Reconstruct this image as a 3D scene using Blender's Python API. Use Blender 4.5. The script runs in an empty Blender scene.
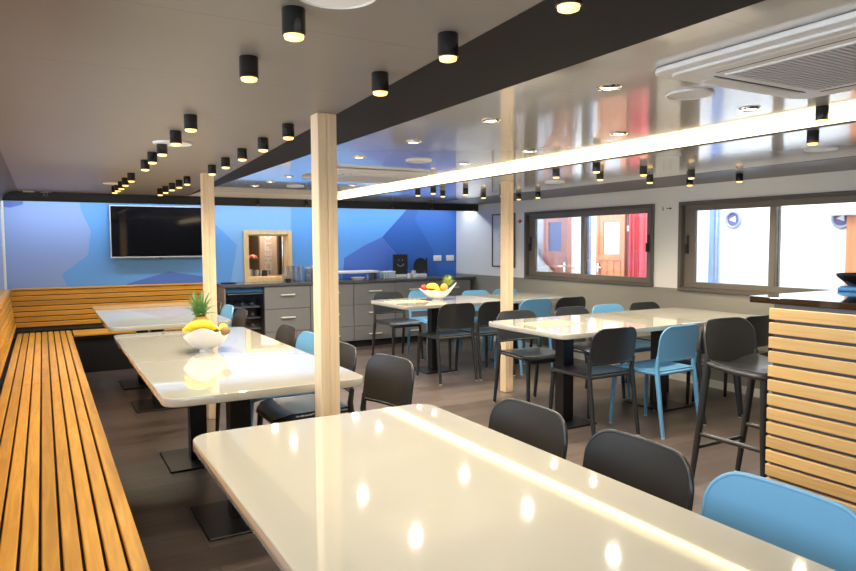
import bpy, bmesh, math, random
from mathutils import Vector, Matrix
random.seed(7)
PI = math.pi
S = bpy.context.scene
C = S.collection
V = Vector

# ------------------------------------------------------------------ materials
def nt(name):
    m = bpy.data.materials.new(name); m.use_nodes = True
    n = m.node_tree
    return m, n, n.nodes['Principled BSDF']

def mat(name, col, rough=.5, metal=0., spec=.5, coat=0., coat_rough=.05, bump=0., bscale=60., var=0., vscale=6., ior=None):
    m, n, b = nt(name)
    b.inputs['Base Color'].default_value = (*col, 1)
    b.inputs['Roughness'].default_value = rough
    b.inputs['Metallic'].default_value = metal
    b.inputs['Specular IOR Level'].default_value = spec
    b.inputs['Coat Weight'].default_value = coat
    b.inputs['Coat Roughness'].default_value = coat_rough
    if ior: b.inputs['IOR'].default_value = ior
    tc = n.nodes.new('ShaderNodeTexCoord')
    if bump:
        no = n.nodes.new('ShaderNodeTexNoise'); no.inputs['Scale'].default_value = bscale; no.inputs['Detail'].default_value = 4
        bp = n.nodes.new('ShaderNodeBump'); bp.inputs['Strength'].default_value = bump; bp.inputs['Distance'].default_value = .002
        n.links.new(tc.outputs['Object'], no.inputs['Vector']); n.links.new(no.outputs['Fac'], bp.inputs['Height'])
        n.links.new(bp.outputs['Normal'], b.inputs['Normal'])
    if var:
        no = n.nodes.new('ShaderNodeTexNoise'); no.inputs['Scale'].default_value = vscale; no.inputs['Detail'].default_value = 5
        mx = n.nodes.new('ShaderNodeMix'); mx.data_type = 'RGBA'
        mx.inputs[6].default_value = (*[c * (1 - var) for c in col], 1); mx.inputs[7].default_value = (*[min(1, c * (1 + var)) for c in col], 1)
        n.links.new(tc.outputs['Object'], no.inputs['Vector']); n.links.new(no.outputs['Fac'], mx.inputs[0])
        n.links.new(mx.outputs[2], b.inputs['Base Color'])
    return m

def wood(name, c1, c2, axis, rough=.4, pitch=None, pax=0, poff=0., coat=0., tone=.18):
    """wood grain along an axis; each board (pitch along pax) gets a tone of its own"""
    m, n, b = nt(name)
    L = n.links.new
    tc = n.nodes.new('ShaderNodeTexCoord')
    mp = n.nodes.new('ShaderNodeMapping')
    sc = [22., 22., 22.]; sc[axis] = 1.3
    mp.inputs['Scale'].default_value = sc
    L(tc.outputs['Object'], mp.inputs['Vector'])
    no = n.nodes.new('ShaderNodeTexNoise'); no.inputs['Scale'].default_value = 1.6; no.inputs['Detail'].default_value = 6; no.inputs['Distortion'].default_value = 1.2
    rp = n.nodes.new('ShaderNodeValToRGB')
    rp.color_ramp.elements[0].position = .3; rp.color_ramp.elements[0].color = (*c1, 1)
    rp.color_ramp.elements[1].position = .7; rp.color_ramp.elements[1].color = (*c2, 1)
    L(no.outputs['Fac'], rp.inputs['Fac'])
    out = rp.outputs['Color']
    if pitch:
        sp = n.nodes.new('ShaderNodeSeparateXYZ'); L(tc.outputs['Object'], sp.inputs[0])
        a = n.nodes.new('ShaderNodeMath'); a.operation = 'SUBTRACT'; L(sp.outputs[pax], a.inputs[0]); a.inputs[1].default_value = poff
        d = n.nodes.new('ShaderNodeMath'); d.operation = 'DIVIDE'; L(a.outputs[0], d.inputs[0]); d.inputs[1].default_value = pitch
        f = n.nodes.new('ShaderNodeMath'); f.operation = 'FLOOR'; L(d.outputs[0], f.inputs[0])
        w = n.nodes.new('ShaderNodeTexWhiteNoise'); w.noise_dimensions = '1D'; L(f.outputs[0], w.inputs['W'])
        # shift the grain per board
        cb = n.nodes.new('ShaderNodeVectorMath'); cb.operation = 'MULTIPLY_ADD'
        L(w.outputs['Color'], cb.inputs[0]); cb.inputs[1].default_value = (9, 9, 9); L(mp.outputs['Vector'], cb.inputs[2])
        L(cb.outputs[0], no.inputs['Vector'])
        mr = n.nodes.new('ShaderNodeMapRange'); L(w.outputs['Value'], mr.inputs['Value']); mr.inputs['To Min'].default_value = 1 - tone; mr.inputs['To Max'].default_value = 1 + tone * .6
        hs = n.nodes.new('ShaderNodeHueSaturation'); L(mr.outputs[0], hs.inputs['Value']); L(out, hs.inputs['Color'])
        out = hs.outputs['Color']
    else:
        L(mp.outputs['Vector'], no.inputs['Vector'])
    L(out, b.inputs['Base Color'])
    b.inputs['Roughness'].default_value = rough
    b.inputs['Coat Weight'].default_value = coat
    bp = n.nodes.new('ShaderNodeBump'); bp.inputs['Strength'].default_value = .15; bp.inputs['Distance'].default_value = .001
    L(no.outputs['Fac'], bp.inputs['Height']); L(bp.outputs['Normal'], b.inputs['Normal'])
    return m

def emit(name, col, strength):
    m, n, b = nt(name)
    b.inputs['Base Color'].default_value = (.8, .8, .8, 1)
    b.inputs['Emission Color'].default_value = (*col, 1)
    b.inputs['Emission Strength'].default_value = strength
    return m

def glass(name, tint=(1, 1, 1), refl=.06, rough=0., top=.8):
    m = bpy.data.materials.new(name); m.use_nodes = True
    n = m.node_tree; n.nodes.clear(); L = n.links.new
    o = n.nodes.new('ShaderNodeOutputMaterial'); t = n.nodes.new('ShaderNodeBsdfTransparent'); g = n.nodes.new('ShaderNodeBsdfGlossy')
    t.inputs['Color'].default_value = (*tint, 1); g.inputs['Roughness'].default_value = rough
    lw = n.nodes.new('ShaderNodeLayerWeight'); lw.inputs['Blend'].default_value = .25
    mr = n.nodes.new('ShaderNodeMapRange'); mr.inputs['To Min'].default_value = refl; mr.inputs['To Max'].default_value = top
    mx = n.nodes.new('ShaderNodeMixShader')
    L(lw.outputs['Fresnel'], mr.inputs['Value']); L(mr.outputs[0], mx.inputs[0]); L(t.outputs[0], mx.inputs[1]); L(g.outputs[0], mx.inputs[2]); L(mx.outputs[0], o.inputs[0])
    return m

def panelled(name, col, rough, px=None, py=None, ox=0., oy=0., line=.004, dark=.55, coat=0., coat_rough=.05, var=.04, ior=1.5):
    """sheet panels with fine joints every px metres (X) and py metres (Y)"""
    m, n, b = nt(name); L = n.links.new
    tc = n.nodes.new('ShaderNodeTexCoord'); sp = n.nodes.new('ShaderNodeSeparateXYZ'); L(tc.outputs['Object'], sp.inputs[0])
    fac = None
    for ax, p, o in ((0, px, ox), (1, py, oy)):
        if not p: continue
        a = n.nodes.new('ShaderNodeMath'); a.operation = 'SUBTRACT'; L(sp.outputs[ax], a.inputs[0]); a.inputs[1].default_value = o
        w = n.nodes.new('ShaderNodeMath'); w.operation = 'PINGPONG'; L(a.outputs[0], w.inputs[0]); w.inputs[1].default_value = p / 2
        l = n.nodes.new('ShaderNodeMath'); l.operation = 'LESS_THAN'; L(w.outputs[0], l.inputs[0]); l.inputs[1].default_value = line / 2
        if fac is None: fac = l.outputs[0]
        else:
            q = n.nodes.new('ShaderNodeMath'); q.operation = 'MAXIMUM'; L(fac, q.inputs[0]); L(l.outputs[0], q.inputs[1]); fac = q.outputs[0]
    no = n.nodes.new('ShaderNodeTexNoise'); no.inputs['Scale'].default_value = 1.5
    L(tc.outputs['Object'], no.inputs['Vector'])
    m1 = n.nodes.new('ShaderNodeMix'); m1.data_type = 'RGBA'
    m1.inputs[6].default_value = (*[c * (1 - var) for c in col], 1); m1.inputs[7].default_value = (*[c * (1 + var) for c in col], 1); L(no.outputs['Fac'], m1.inputs[0])
    out = m1.outputs[2]
    if fac is not None:
        m2 = n.nodes.new('ShaderNodeMix'); m2.data_type = 'RGBA'; L(fac, m2.inputs[0]); L(out, m2.inputs[6]); m2.inputs[7].default_value = (*[c * dark for c in col], 1); out = m2.outputs[2]
    L(out, b.inputs['Base Color'])
    b.inputs['Roughness'].default_value = rough; b.inputs['Coat Weight'].default_value = coat; b.inputs['Coat Roughness'].default_value = coat_rough
    b.inputs['IOR'].default_value = ior
    if rough == .6: b.inputs['Specular IOR Level'].default_value = .15
    return m

def plank_floor(name):
    m, n, b = nt(name); L = n.links.new
    tc = n.nodes.new('ShaderNodeTexCoord')
    br = n.nodes.new('ShaderNodeTexBrick')
    br.inputs['Color1'].default_value = (.088, .064, .052, 1); br.inputs['Color2'].default_value = (.145, .110, .091, 1); br.inputs['Mortar'].default_value = (.05, .042, .04, 1)
    br.inputs['Scale'].default_value = 1; br.inputs['Brick Width'].default_value = 1.2; br.inputs['Row Height'].default_value = .19; br.inputs['Mortar Size'].default_value = .003
    L(tc.outputs['Object'], br.inputs['Vector'])
    mp = n.nodes.new('ShaderNodeMapping'); mp.inputs['Scale'].default_value = (2, 26, 2); L(tc.outputs['Object'], mp.inputs['Vector'])
    no = n.nodes.new('ShaderNodeTexNoise'); no.inputs['Scale'].default_value = 1.5; no.inputs['Detail'].default_value = 6; L(mp.outputs[0], no.inputs['Vector'])
    mr = n.nodes.new('ShaderNodeMapRange'); L(no.outputs['Fac'], mr.inputs['Value']); mr.inputs['To Min'].default_value = .65; mr.inputs['To Max'].default_value = 1.35
    hs = n.nodes.new('ShaderNodeHueSaturation'); L(br.outputs['Color'], hs.inputs['Color']); L(mr.outputs[0], hs.inputs['Value'])
    L(hs.outputs[0], b.inputs['Base Color']); b.inputs['Roughness'].default_value = .32
    bp = n.nodes.new('ShaderNodeBump'); bp.inputs['Strength'].default_value = .2; bp.inputs['Distance'].default_value = .001; L(br.outputs['Fac'], bp.inputs['Height']); bp.invert = True
    L(bp.outputs[0], b.inputs['Normal'])
    return m

M = dict(
    ceil=panelled('satin taupe ceiling panel', (.215, .193, .17), .42, py=.62, oy=1.06, px=2.4, ox=-.3, dark=.7),
    coffer=panelled('gloss pale ceiling panel', (.66, .645, .62), .16, py=.87, oy=.35, dark=.85, coat=.8, coat_rough=.045, ior=1.6),
    ceil_right=panelled('gloss white ceiling panel', (.78, .78, .79), .14, py=1.22, oy=.2, dark=.85, coat=.8, coat_rough=.09, ior=1.5),
    beam=panelled('charcoal ceiling panel', (.013, .0125, .0125), .6, py=1.22, oy=.4, dark=.5),
    perimeter=mat('slate grey ceiling edge', (.060, .064, .075), .35),
    bulk=mat('black bulkhead lacquer', (.006, .007, .010), .35),
    wall_white=mat('white wall laminate', (.82, .80, .76), .16, coat=.5, coat_rough=.08),
    wall_left=mat('white gloss wall panel', (.72, .73, .78), .12, coat=.8),
    wall_grey=mat('grey beige wall laminate', (.28, .262, .225), .3),
    trim_white=mat('off white trim', (.75, .73, .69), .4),
    cornice=mat('taupe cornice', (.10, .095, .09), .5),
    trim_alu=mat('aluminium trim', (.45, .45, .46), .35, metal=.7),
    front_wall=mat('warm grey wall', (.38, .36, .33), .6),
    floor=plank_floor('wood look vinyl planks'),
    bench_y=wood('oiled pine slat seat', (.47, .215, .016), (.64, .33, .040), 1, .5, pitch=.0567, pax=0, poff=-.272),
    bench_back_y=wood('oiled pine slat back', (.47, .215, .016), (.64, .33, .040), 1, .38, pitch=.0567, pax=2, poff=.475),
    bench_back_x=wood('oiled pine slat back across', (.47, .215, .016), (.64, .33, .040), 0, .38, pitch=.0567, pax=2, poff=.475),
    bench_x=wood('oiled pine slat seat across', (.47, .215, .016), (.64, .33, .040), 0, .38, pitch=.0567, pax=1, poff=7.9),
    bar_slat=wood('pale oak slat', (.76, .455, .155), (.86, .575, .235), 1, .4, pitch=.0672, pax=2, poff=1.05 - .0672 * 30, tone=.14),
    post=wood('pale pine post', (.76, .565, .35), (.90, .705, .48), 2, .45),
    hatch=wood('pale oak frame', (.62, .42, .19), (.74, .54, .29), 2, .45),
    bench_dark=mat('black bench plinth', (.008, .008, .010), .5),
    backing=mat('dark slat backing', (.018, .016, .014), .6),
    backing_grey=mat('slate slat backing', (.10, .10, .13), .5),
    table=mat('white quartz top', (.475, .45, .39), .05, spec=.5, coat=.6, coat_rough=.02, var=.015, vscale=30),
    table_edge=mat('black powder coated steel', (.010, .010, .012), .35),
    chair_black=mat('charcoal moulded plastic', (.022, .025, .028), .30, bump=.08, bscale=500),
    chair_blue=mat('teal blue moulded plastic', (.13, .345, .58), .34, bump=.08, bscale=500),
    stool=mat('anthracite moulded plastic', (.027, .027, .026), .34, bump=.08, bscale=500),
    glide=mat('grey glide plastic', (.55, .55, .55), .4),
    cab=mat('grey cabinet laminate', (.205, .207, .212), .32),
    cab_dark=mat('dark cabinet plinth', (.02, .02, .022), .5),
    counter=mat('charcoal worktop', (.085, .085, .088), .22, var=.1, vscale=80),
    granite=mat('polished black granite', (.010, .010, .012), .05, coat=1., var=.4, vscale=300),
    handle=mat('pale satin handle', (.72, .69, .63), .3),
    steel=mat('brushed steel', (.62, .60, .57), .28, metal=1.),
    chrome=mat('chrome', (.85, .85, .85), .08, metal=1.),
    black_gloss=mat('black gloss', (.006, .006, .007), .08, coat=.5),
    black_matt=mat('matt black', (.012, .012, .013), .5),
    spot_black=mat('satin black lamp body', (.010, .010, .012), .22, coat=.3),
    screen=mat('tv screen glass', (.004, .004, .006), .05, spec=.35),
    silver=mat('silver bezel', (.6, .6, .6), .3, metal=.6),
    white_plastic=mat('white plastic', (.78, .78, .77), .35),
    white_gloss=mat('white glazed ceramic', (.70, .70, .72), .12, coat=.5),
    grille=mat('pale grey grille', (.60, .61, .64), .5),
    win_frame=mat('grey brown aluminium window frame', (.155, .135, .112), .35),
    win_track=mat('dark window track', (.105, .09, .077), .4),
    win_glass=glass('window glass', (.98, .99, 1.), .03),
    tumbler=glass('drinking glass', (.985, .99, .99), .05, .02, .38),
    tinted=glass('smoked glass', (.72, .74, .8), .06),
    lamp=emit('warm lamp lens', (1., .56, .09), 1.35),
    lamp_dl=emit('warm downlight lens', (1., .86, .60), 7.),
    led=emit('warm white led diffuser', (1., .79, .42), 3.4),
    cove=emit('cool white cove led', (.86, .94, 1.), 17.),
    fridge_led=emit('fridge interior led', (.45, .65, 1.), 7.),
    blue1=mat('mural pale blue', (.20, .41, .76), .42),
    blue2=mat('mural mid blue', (.11, .33, .76), .42),
    blue3=mat('mural lavender blue', (.24, .36, .70), .42),
    blue4=mat('mural deep blue', (.028, .115, .44), .42),
    blue5=mat('mural violet blue', (.075, .165, .55), .42),
    blue6=mat('mural cobalt blue', (.035, .145, .52), .42),
    hull=mat('white painted steel', (.76, .765, .78), .6),
    deck=mat('pale deck', (.6, .6, .58), .7),
    door_wood=wood('orange varnished teak', (.60, .21, .085), (.72, .30, .14), 2, .3, coat=.3),
    door_dark=wood('brown varnished panel', (.16, .042, .024), (.24, .07, .04), 2, .3),
    door_glass=mat('violet tinted pane', (.16, .15, .34), .1, coat=.5),
    door_glass2=mat('pale reflecting pane', (.60, .66, .74), .1, coat=.5),
    curtain=mat('red curtain cloth', (.72, .11, .125), .8),
    ext_blue=mat('blue painted strip', (.20, .32, .62), .5),
    port_ring=mat('grey porthole ring', (.30, .34, .42), .4, metal=.3),
    paper=mat('white print paper', (.72, .72, .71), .5, coat=.6),
    ink=mat('faint grey ink', (.46, .47, .50), .6),
    red=mat('red sticker', (.55, .06, .04), .5),
    ink_dark=mat('dark lettering', (.03, .03, .035), .5),
    chalk=mat('pale chalk line', (.55, .57, .58), .7),
    kitchen=mat('brown kitchen wall', (.16, .115, .075), .35),
    kitchen_dark=mat('dark oven glass', (.035, .026, .022), .15),
    column=mat('pale brushed column', (.60, .48, .39), .4),
    oven_steel=mat('warm stainless front', (.42, .36, .30), .3, metal=.6),
    pink=mat('coral petals', (.80, .25, .17), .6),
    banana=mat('ripe banana skin', (.78, .58, .015), .4, var=.2, vscale=25),
    banana_tip=mat('brown banana stem', (.14, .09, .03), .6),
    apple=mat('red apple skin', (.60, .035, .02), .25, var=.3, vscale=20),
    orange=mat('orange peel', (.75, .30, .02), .4, bump=.3, bscale=200),
    kiwi=mat('brown fruit skin', (.25, .15, .06), .7, var=.2, vscale=40),
    pine_body=mat('pineapple rind', (.42, .24, .04), .6, bump=.8, bscale=60, var=.5, vscale=70),
    leaf=mat('pineapple leaf', (.10, .22, .07), .45, var=.35, vscale=30),
    leaf_pale=mat('pale pineapple leaf', (.26, .36, .06), .45, var=.3, vscale=30),
    card=mat('kraft paper place mat', (.52, .36, .20), .6),
    box_blue=mat('pale blue plastic box', (.45, .58, .68), .4),
    tray_blue=mat('blue tray', (.04, .19, .45), .35),
)

# ------------------------------------------------------------------ mesh helpers
def B(): return bmesh.new()

def box(bm, x0, x1, y0, y1, z0, z1, bev=0., seg=2):
    t = bmesh.new()
    bmesh.ops.create_cube(t, size=1)
    for v in t.verts:
        v.co = V(((x0 + x1) / 2 + v.co.x * (x1 - x0), (y0 + y1) / 2 + v.co.y * (y1 - y0), (z0 + z1) / 2 + v.co.z * (z1 - z0)))
    if bev:
        bmesh.ops.bevel(t, geom=t.edges[:], offset=bev, segments=seg, affect='EDGES', profile=.5)
    merge(bm, t)

def merge(bm, t, mtx=None):
    if mtx: bmesh.ops.transform(t, matrix=mtx, verts=t.verts)
    me = bpy.data.meshes.new('tmp'); t.to_mesh(me); t.free(); bm.from_mesh(me); bpy.data.meshes.remove(me)

def prism(bm, pts, h, org=(0, 0, 0), ux=(1, 0, 0), uy=(0, 1, 0), bev=0., seg=2):
    """polygon pts (2-D, in ux/uy about org) extruded h along ux x uy"""
    t = bmesh.new(); org = V(org); ux = V(ux); uy = V(uy); n = ux.cross(uy).normalized()
    lo = [t.verts.new(org + ux * a + uy * b) for a, b in pts]; hi = [t.verts.new(v.co + n * h) for v in lo]
    t.faces.new(lo[::-1]); t.faces.new(hi); k = len(pts)
    for i in range(k): t.faces.new((lo[i], lo[(i + 1) % k], hi[(i + 1) % k], hi[i]))
    bmesh.ops.recalc_face_normals(t, faces=t.faces)
    if bev:
        ed = [e for e in t.edges if abs((e.verts[0].co - e.verts[1].co).normalized().dot(n)) < .5]
        bmesh.ops.bevel(t, geom=ed, offset=bev, segments=seg, affect='EDGES', profile=.5)
    merge(bm, t)

def rrect(x0, x1, y0, y1, r, n=6):
    out = []
    for cx, cy, a0 in ((x1 - r, y0 + r, -PI / 2), (x1 - r, y1 - r, 0), (x0 + r, y1 - r, PI / 2), (x0 + r, y0 + r, PI)):
        for i in range(n + 1):
            a = a0 + PI / 2 * i / n
            out.append((cx + r * math.cos(a), cy + r * math.sin(a)))
    return out

def circ(cx, cy, r, n=24, ry=None):
    return [(cx + r * math.cos(2 * PI * i / n), cy + (ry or r) * math.sin(2 * PI * i / n)) for i in range(n)]

def tube(bm, pts, rad, seg=10, cap=True, sx=1., sy=1., closed=False):
    pts = [V(p) for p in pts]; n = len(pts)
    if not hasattr(rad, '__len__'): rad = [rad] * n
    T = []
    for i in range(n):
        if closed: d = pts[(i + 1) % n] - pts[i - 1]
        else: d = pts[min(i + 1, n - 1)] - pts[max(i - 1, 0)]
        T.append(d.normalized())
    up = V((0, 0, 1)) if abs(T[0].z) < .9 else V((1, 0, 0))
    u = (up - T[0] * up.dot(T[0])).normalized(); rings = []
    for i in range(n):
        u = (u - T[i] * u.dot(T[i])).normalized(); w = T[i].cross(u)
        rings.append([bm.verts.new(pts[i] + (u * math.cos(2 * PI * k / seg) * sx + w * math.sin(2 * PI * k / seg) * sy) * rad[i]) for k in range(seg)])
    for i in range(n if closed else n - 1):
        a, b = rings[i], rings[(i + 1) % n]
        for k in range(seg): bm.faces.new((a[k], a[(k + 1) % seg], b[(k + 1) % seg], b[k]))
    if cap and not closed:
        bm.faces.new(rings[0][::-1]); bm.faces.new(rings[-1])

def cyl(bm, x, y, z0, z1, r, r2=None, seg=24):
    tube(bm, [(x, y, z0), (x, y, z1)], [r, r if r2 is None else r2], seg)

def lathe(bm, prof, c=(0, 0, 0), seg=28, mtx=None):
    t = bmesh.new(); rings = []
    for r, z in prof:
        if r < 1e-6: rings.append([t.verts.new((0, 0, z))])
        else: rings.append([t.verts.new((r * math.cos(2 * PI * k / seg), r * math.sin(2 * PI * k / seg), z)) for k in range(seg)])
    for a, b in zip(rings, rings[1:]):
        for k in range(seg):
            q = [a[k % len(a)], a[(k + 1) % len(a)], b[(k + 1) % len(b)], b[k % len(b)]]
            q = [v for i, v in enumerate(q) if v not in q[:i]]
            if len(q) > 2: t.faces.new(q)
    bmesh.ops.recalc_face_normals(t, faces=t.faces)
    m = Matrix.Translation(V(c))
    merge(bm, t, m @ mtx if mtx else m)

def grid(bm, rows, thick=0.):
    """rows of points -> a sheet; with thick a closed slab"""
    t = bmesh.new()
    vs = [[t.verts.new(p) for p in r] for r in rows]
    for a, b in zip(vs, vs[1:]):
        for k in range(len(a) - 1): t.faces.new((a[k], a[k + 1], b[k + 1], b[k]))
    if thick:
        bmesh.ops.recalc_face_normals(t, faces=t.faces)
        bmesh.ops.solidify(t, geom=t.faces[:], thickness=thick)
        bmesh.ops.recalc_face_normals(t, faces=t.faces)
    merge(bm, t)

def slab(bm, rows, off):
    """rows of points, thickened to both sides along off, closed round the border"""
    t = bmesh.new(); off = V(off)
    A = [[t.verts.new(V(p) + off) for p in r] for r in rows]; D = [[t.verts.new(V(p) - off) for p in r] for r in rows]
    for a, b in zip(A, A[1:]):
        for k in range(len(a) - 1): t.faces.new((a[k], a[k + 1], b[k + 1], b[k]))
    for a, b in zip(D, D[1:]):
        for k in range(len(a) - 1): t.faces.new((a[k], b[k], b[k + 1], a[k + 1]))
    def loop(g): return g[0][:] + [r[-1] for r in g[1:]] + g[-1][-2::-1] + [r[0] for r in g[-2:0:-1]]
    la, ld = loop(A), loop(D)
    for k in range(len(la)): t.faces.new((la[k - 1], la[k], ld[k], ld[k - 1]))
    bmesh.ops.recalc_face_normals(t, faces=t.faces)
    merge(bm, t)

def obj(name, bm, m, parent=None, smooth=None, label=None):
    me = bpy.data.meshes.new(name)
    if isinstance(bm, list):   # [(bm, material), ...] -> one mesh with several materials
        full = bmesh.new()
        for i, (b, mm) in enumerate(bm):
            for f in b.faces: f.material_index = i
            t = bpy.data.meshes.new('t'); b.to_mesh(t); b.free(); full.from_mesh(t); bpy.data.meshes.remove(t); me.materials.append(mm)
        full.to_mesh(me); full.free()
    else:
        bm.to_mesh(me); bm.free(); me.materials.append(m)
    o = bpy.data.objects.new(name, me); C.objects.link(o)
    if parent: o.parent = parent
    if smooth is not None:
        try: me.shade_smooth()
        except Exception:
            for p in me.polygons: p.use_smooth = True
        me.set_sharp_from_angle(angle=math.radians(smooth))
        for p in me.polygons:          # big flat caps keep their true normals
            if len(p.vertices) > 6: p.use_smooth = False
    if label: o['label'] = label
    return o

def tag(o, label, cat, group=None, kind=None):
    o['label'] = label; o['category'] = cat
    if group: o['group'] = group
    if kind: o['kind'] = kind
    return o

def thing(name, label, cat, loc=(0, 0, 0), rz=0., group=None, kind=None):
    o = bpy.data.objects.new(name, None); C.objects.link(o); o.empty_display_size = .1
    o.location = loc; o.rotation_euler = (0, 0, rz)
    return tag(o, label, cat, group, kind)

def dup(root, loc, rz, label, group=None):
    r = root.copy(); C.objects.link(r); r.location = loc; r.rotation_euler = (0, 0, rz); r['label'] = label
    if group: r['group'] = group
    for ch in list(root.children):
        c = ch.copy(); C.objects.link(c); c.parent = r
        for g in ch.children:
            d = g.copy(); C.objects.link(d); d.parent = c
    return r

def struct(name, bm, m, label, cat, smooth=None):
    return tag(obj(name, bm, m, None, smooth), label, cat, None, 'structure')

def light(kind, name, loc, energy, col=(1, 1, 1), parent=None, **kw):
    l = bpy.data.lights.new(name, kind); l.energy = energy; l.color = col
    for k, v in kw.items(): setattr(l, k, v)
    o = bpy.data.objects.new(name, l); C.objects.link(o); o.location = loc
    if parent: o.parent = parent
    return o

ORD = 'first second third fourth fifth sixth seventh eighth ninth tenth eleventh twelfth thirteenth fourteenth'.split()

# ------------------------------------------------------------------ dimensions
ZC = 1.904          # ceiling
ZK = 1.960          # raised middle ceiling
XL, XR = -.36, 5.40
YF, YB = -2.4, 8.60
TT = .748           # table tops

# ------------------------------------------------------------------ camera
f_px, yaw, pit, roll = 673.9, math.radians(29.73), math.radians(-3.6), math.radians(-.29)
fw = V((math.sin(yaw) * math.cos(pit), math.cos(yaw) * math.cos(pit), math.sin(pit)))
r0 = V((math.cos(yaw), -math.sin(yaw), 0)); u0 = r0.cross(fw)
rr = r0 * math.cos(roll) + u0 * math.sin(roll); uu = rr.cross(fw)
cam = bpy.data.cameras.new('camera'); co = bpy.data.objects.new('camera', cam); C.objects.link(co)
cam.sensor_width = 36; cam.lens = f_px / 856 * 36; cam.clip_start = .05
mw = Matrix((rr, uu, -fw)).transposed().to_4x4(); mw.translation = (0, 0, 1.36)
co.matrix_world = mw
S.camera = co

# ------------------------------------------------------------------ room shell
b = B(); box(b, XL - .1, XR + .1, YF - .1, YB + .1, -.12, 0)
struct('floor', b, M['floor'], 'grey brown wood look plank floor of the saloon', 'floor')

# left (near) ceiling up to the dark band; the band widens a little towards the camera
def edge_x(y): return 1.0 + (y - 1.2) * .0655
b = B(); prism(b, [(XL, YF), (edge_x(YF), YF), (edge_x(8.0), 8.0), (XL, 8.0)], .2, (0, 0, ZC))
struct('ceiling', b, M['ceil'], 'taupe satin ceiling panels above the slatted bench and white tables', 'ceiling')
b = B(); prism(b, [(edge_x(YF), YF), (1.44, YF), (1.44, 8.0), (edge_x(8.0), 8.0)], .2, (0, 0, ZC))
struct('trim_1', b, M['beam'], 'charcoal band running along the ceiling beside the raised gloss part', 'ceiling band')
b = B(); box(b, 1.44, 3.30, YF, 7.94, ZK, ZK + .1)
struct('ceiling.001', b, M['coffer'], 'raised gloss grey ceiling with recessed lights and air conditioners', 'ceiling')
b = B(); box(b, 1.40, 3.40, 7.94, 8.0, ZC, ZK + .1)
struct('trim_2', b, M['trim_white'], 'white upstand closing the raised ceiling by the blue wall', 'trim')
b = B(); box(b, 3.275, 4.56, YF, 8.0, ZC, ZC + .21)
struct('ceiling.002', b, M['ceil_right'], 'gloss white ceiling between the light strip and the window edge', 'ceiling')
b = B(); box(b, 4.56, XR, YF, 8.0, ZC - .002, ZC + .21)
struct('trim_3', b, M['perimeter'], 'slate grey ceiling edge along the window wall', 'ceiling band')
b = B(); box(b, XL, XR, 8.0, 8.06, 1.808, ZC + .2); box(b, XL, XR, 8.0, YB, ZC + .01, ZC + .2)
struct('trim_4', b, M['bulk'], 'black bulkhead across the top of the blue mural wall', 'bulkhead')
# curved cornice at the left wall
b = B()
pts = [(XL, 1.80), (XL + .02, 1.80), (XL + .03, 1.815)] + [(XL + .17 - .14 * math.cos(a), 1.815 + .089 * math.sin(a)) for a in [PI / 2 * i / 8 for i in range(1, 9)]] + [(XL, ZC)]
prism(b, pts, YB - .65 - YF, (0, YB - .6, 0), (1, 0, 0), (0, 0, 1))
struct('trim_5', b, M['cornice'], 'curved grey cornice between ceiling and bench side wall', 'cornice', 40)

# walls
b = B()
LW = [(-1.9, 1.6), (1.9, 5.3)]
for a in ((YF, YB, 0, .98), (YF, YB, 1.72, 2.1), (YF, -1.9, .98, 1.72), (1.6, 1.9, .98, 1.72), (5.3, YB, .98, 1.72)): box(b, XL - .08, XL, a[0], a[1], a[2], a[3])
struct('wall_left', b, M['wall_left'], 'white gloss wall panel above the long slatted bench', 'wall')
b = B()
FW = [(-.20, 1.35), (4.20, 5.25)]
for a in ((XL, XR, 0, .85), (XL, XR, 1.78, 2.1), (XL, -.20, .85, 1.78), (1.35, 4.20, .85, 1.78), (5.25, XR, .85, 1.78)): box(b, a[0], a[1], YF - .08, YF, a[2], a[3])
struct('wall_front', b, M['front_wall'], 'plain warm grey wall behind the viewer', 'wall')
b = B(); box(b, XL, XL + .012, YB - .014, YB - .002, .88, 1.86)
struct('trim_6', b, M['trim_white'], 'thin pale corner bead beside the blue mural', 'trim')

# back wall: mural of blue facets round the serving hatch
HX0, HX1, HZ0, HZ1 = 2.27, 2.79, .925, 1.478
def clip(poly, rect):
    x0, x1, z0, z1 = rect
    for ax, lim, sg in ((0, x0, 1), (0, x1, -1), (1, z0, 1), (1, z1, -1)):
        out = []
        for i in range(len(poly)):
            p, q = poly[i - 1], poly[i]
            ip, iq = (p[ax] - lim) * sg >= -1e-9, (q[ax] - lim) * sg >= -1e-9
            if ip != iq:
                t = (lim - p[ax]) / (q[ax] - p[ax]); out.append((p[0] + t * (q[0] - p[0]), p[1] + t * (q[1] - p[1])))
            if iq: out.append(q)
        poly = out
        if len(poly) < 3: return []
    return poly
def round_hole(poly):
    res = []
    for r in ((XL, HX0, 0, 2.1), (HX1, XR, 0, 2.1), (HX0, HX1, 0, HZ0), (HX0, HX1, HZ1, 2.1)):
        q = clip(poly, r)
        if q: res.append(q)
    return res
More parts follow.
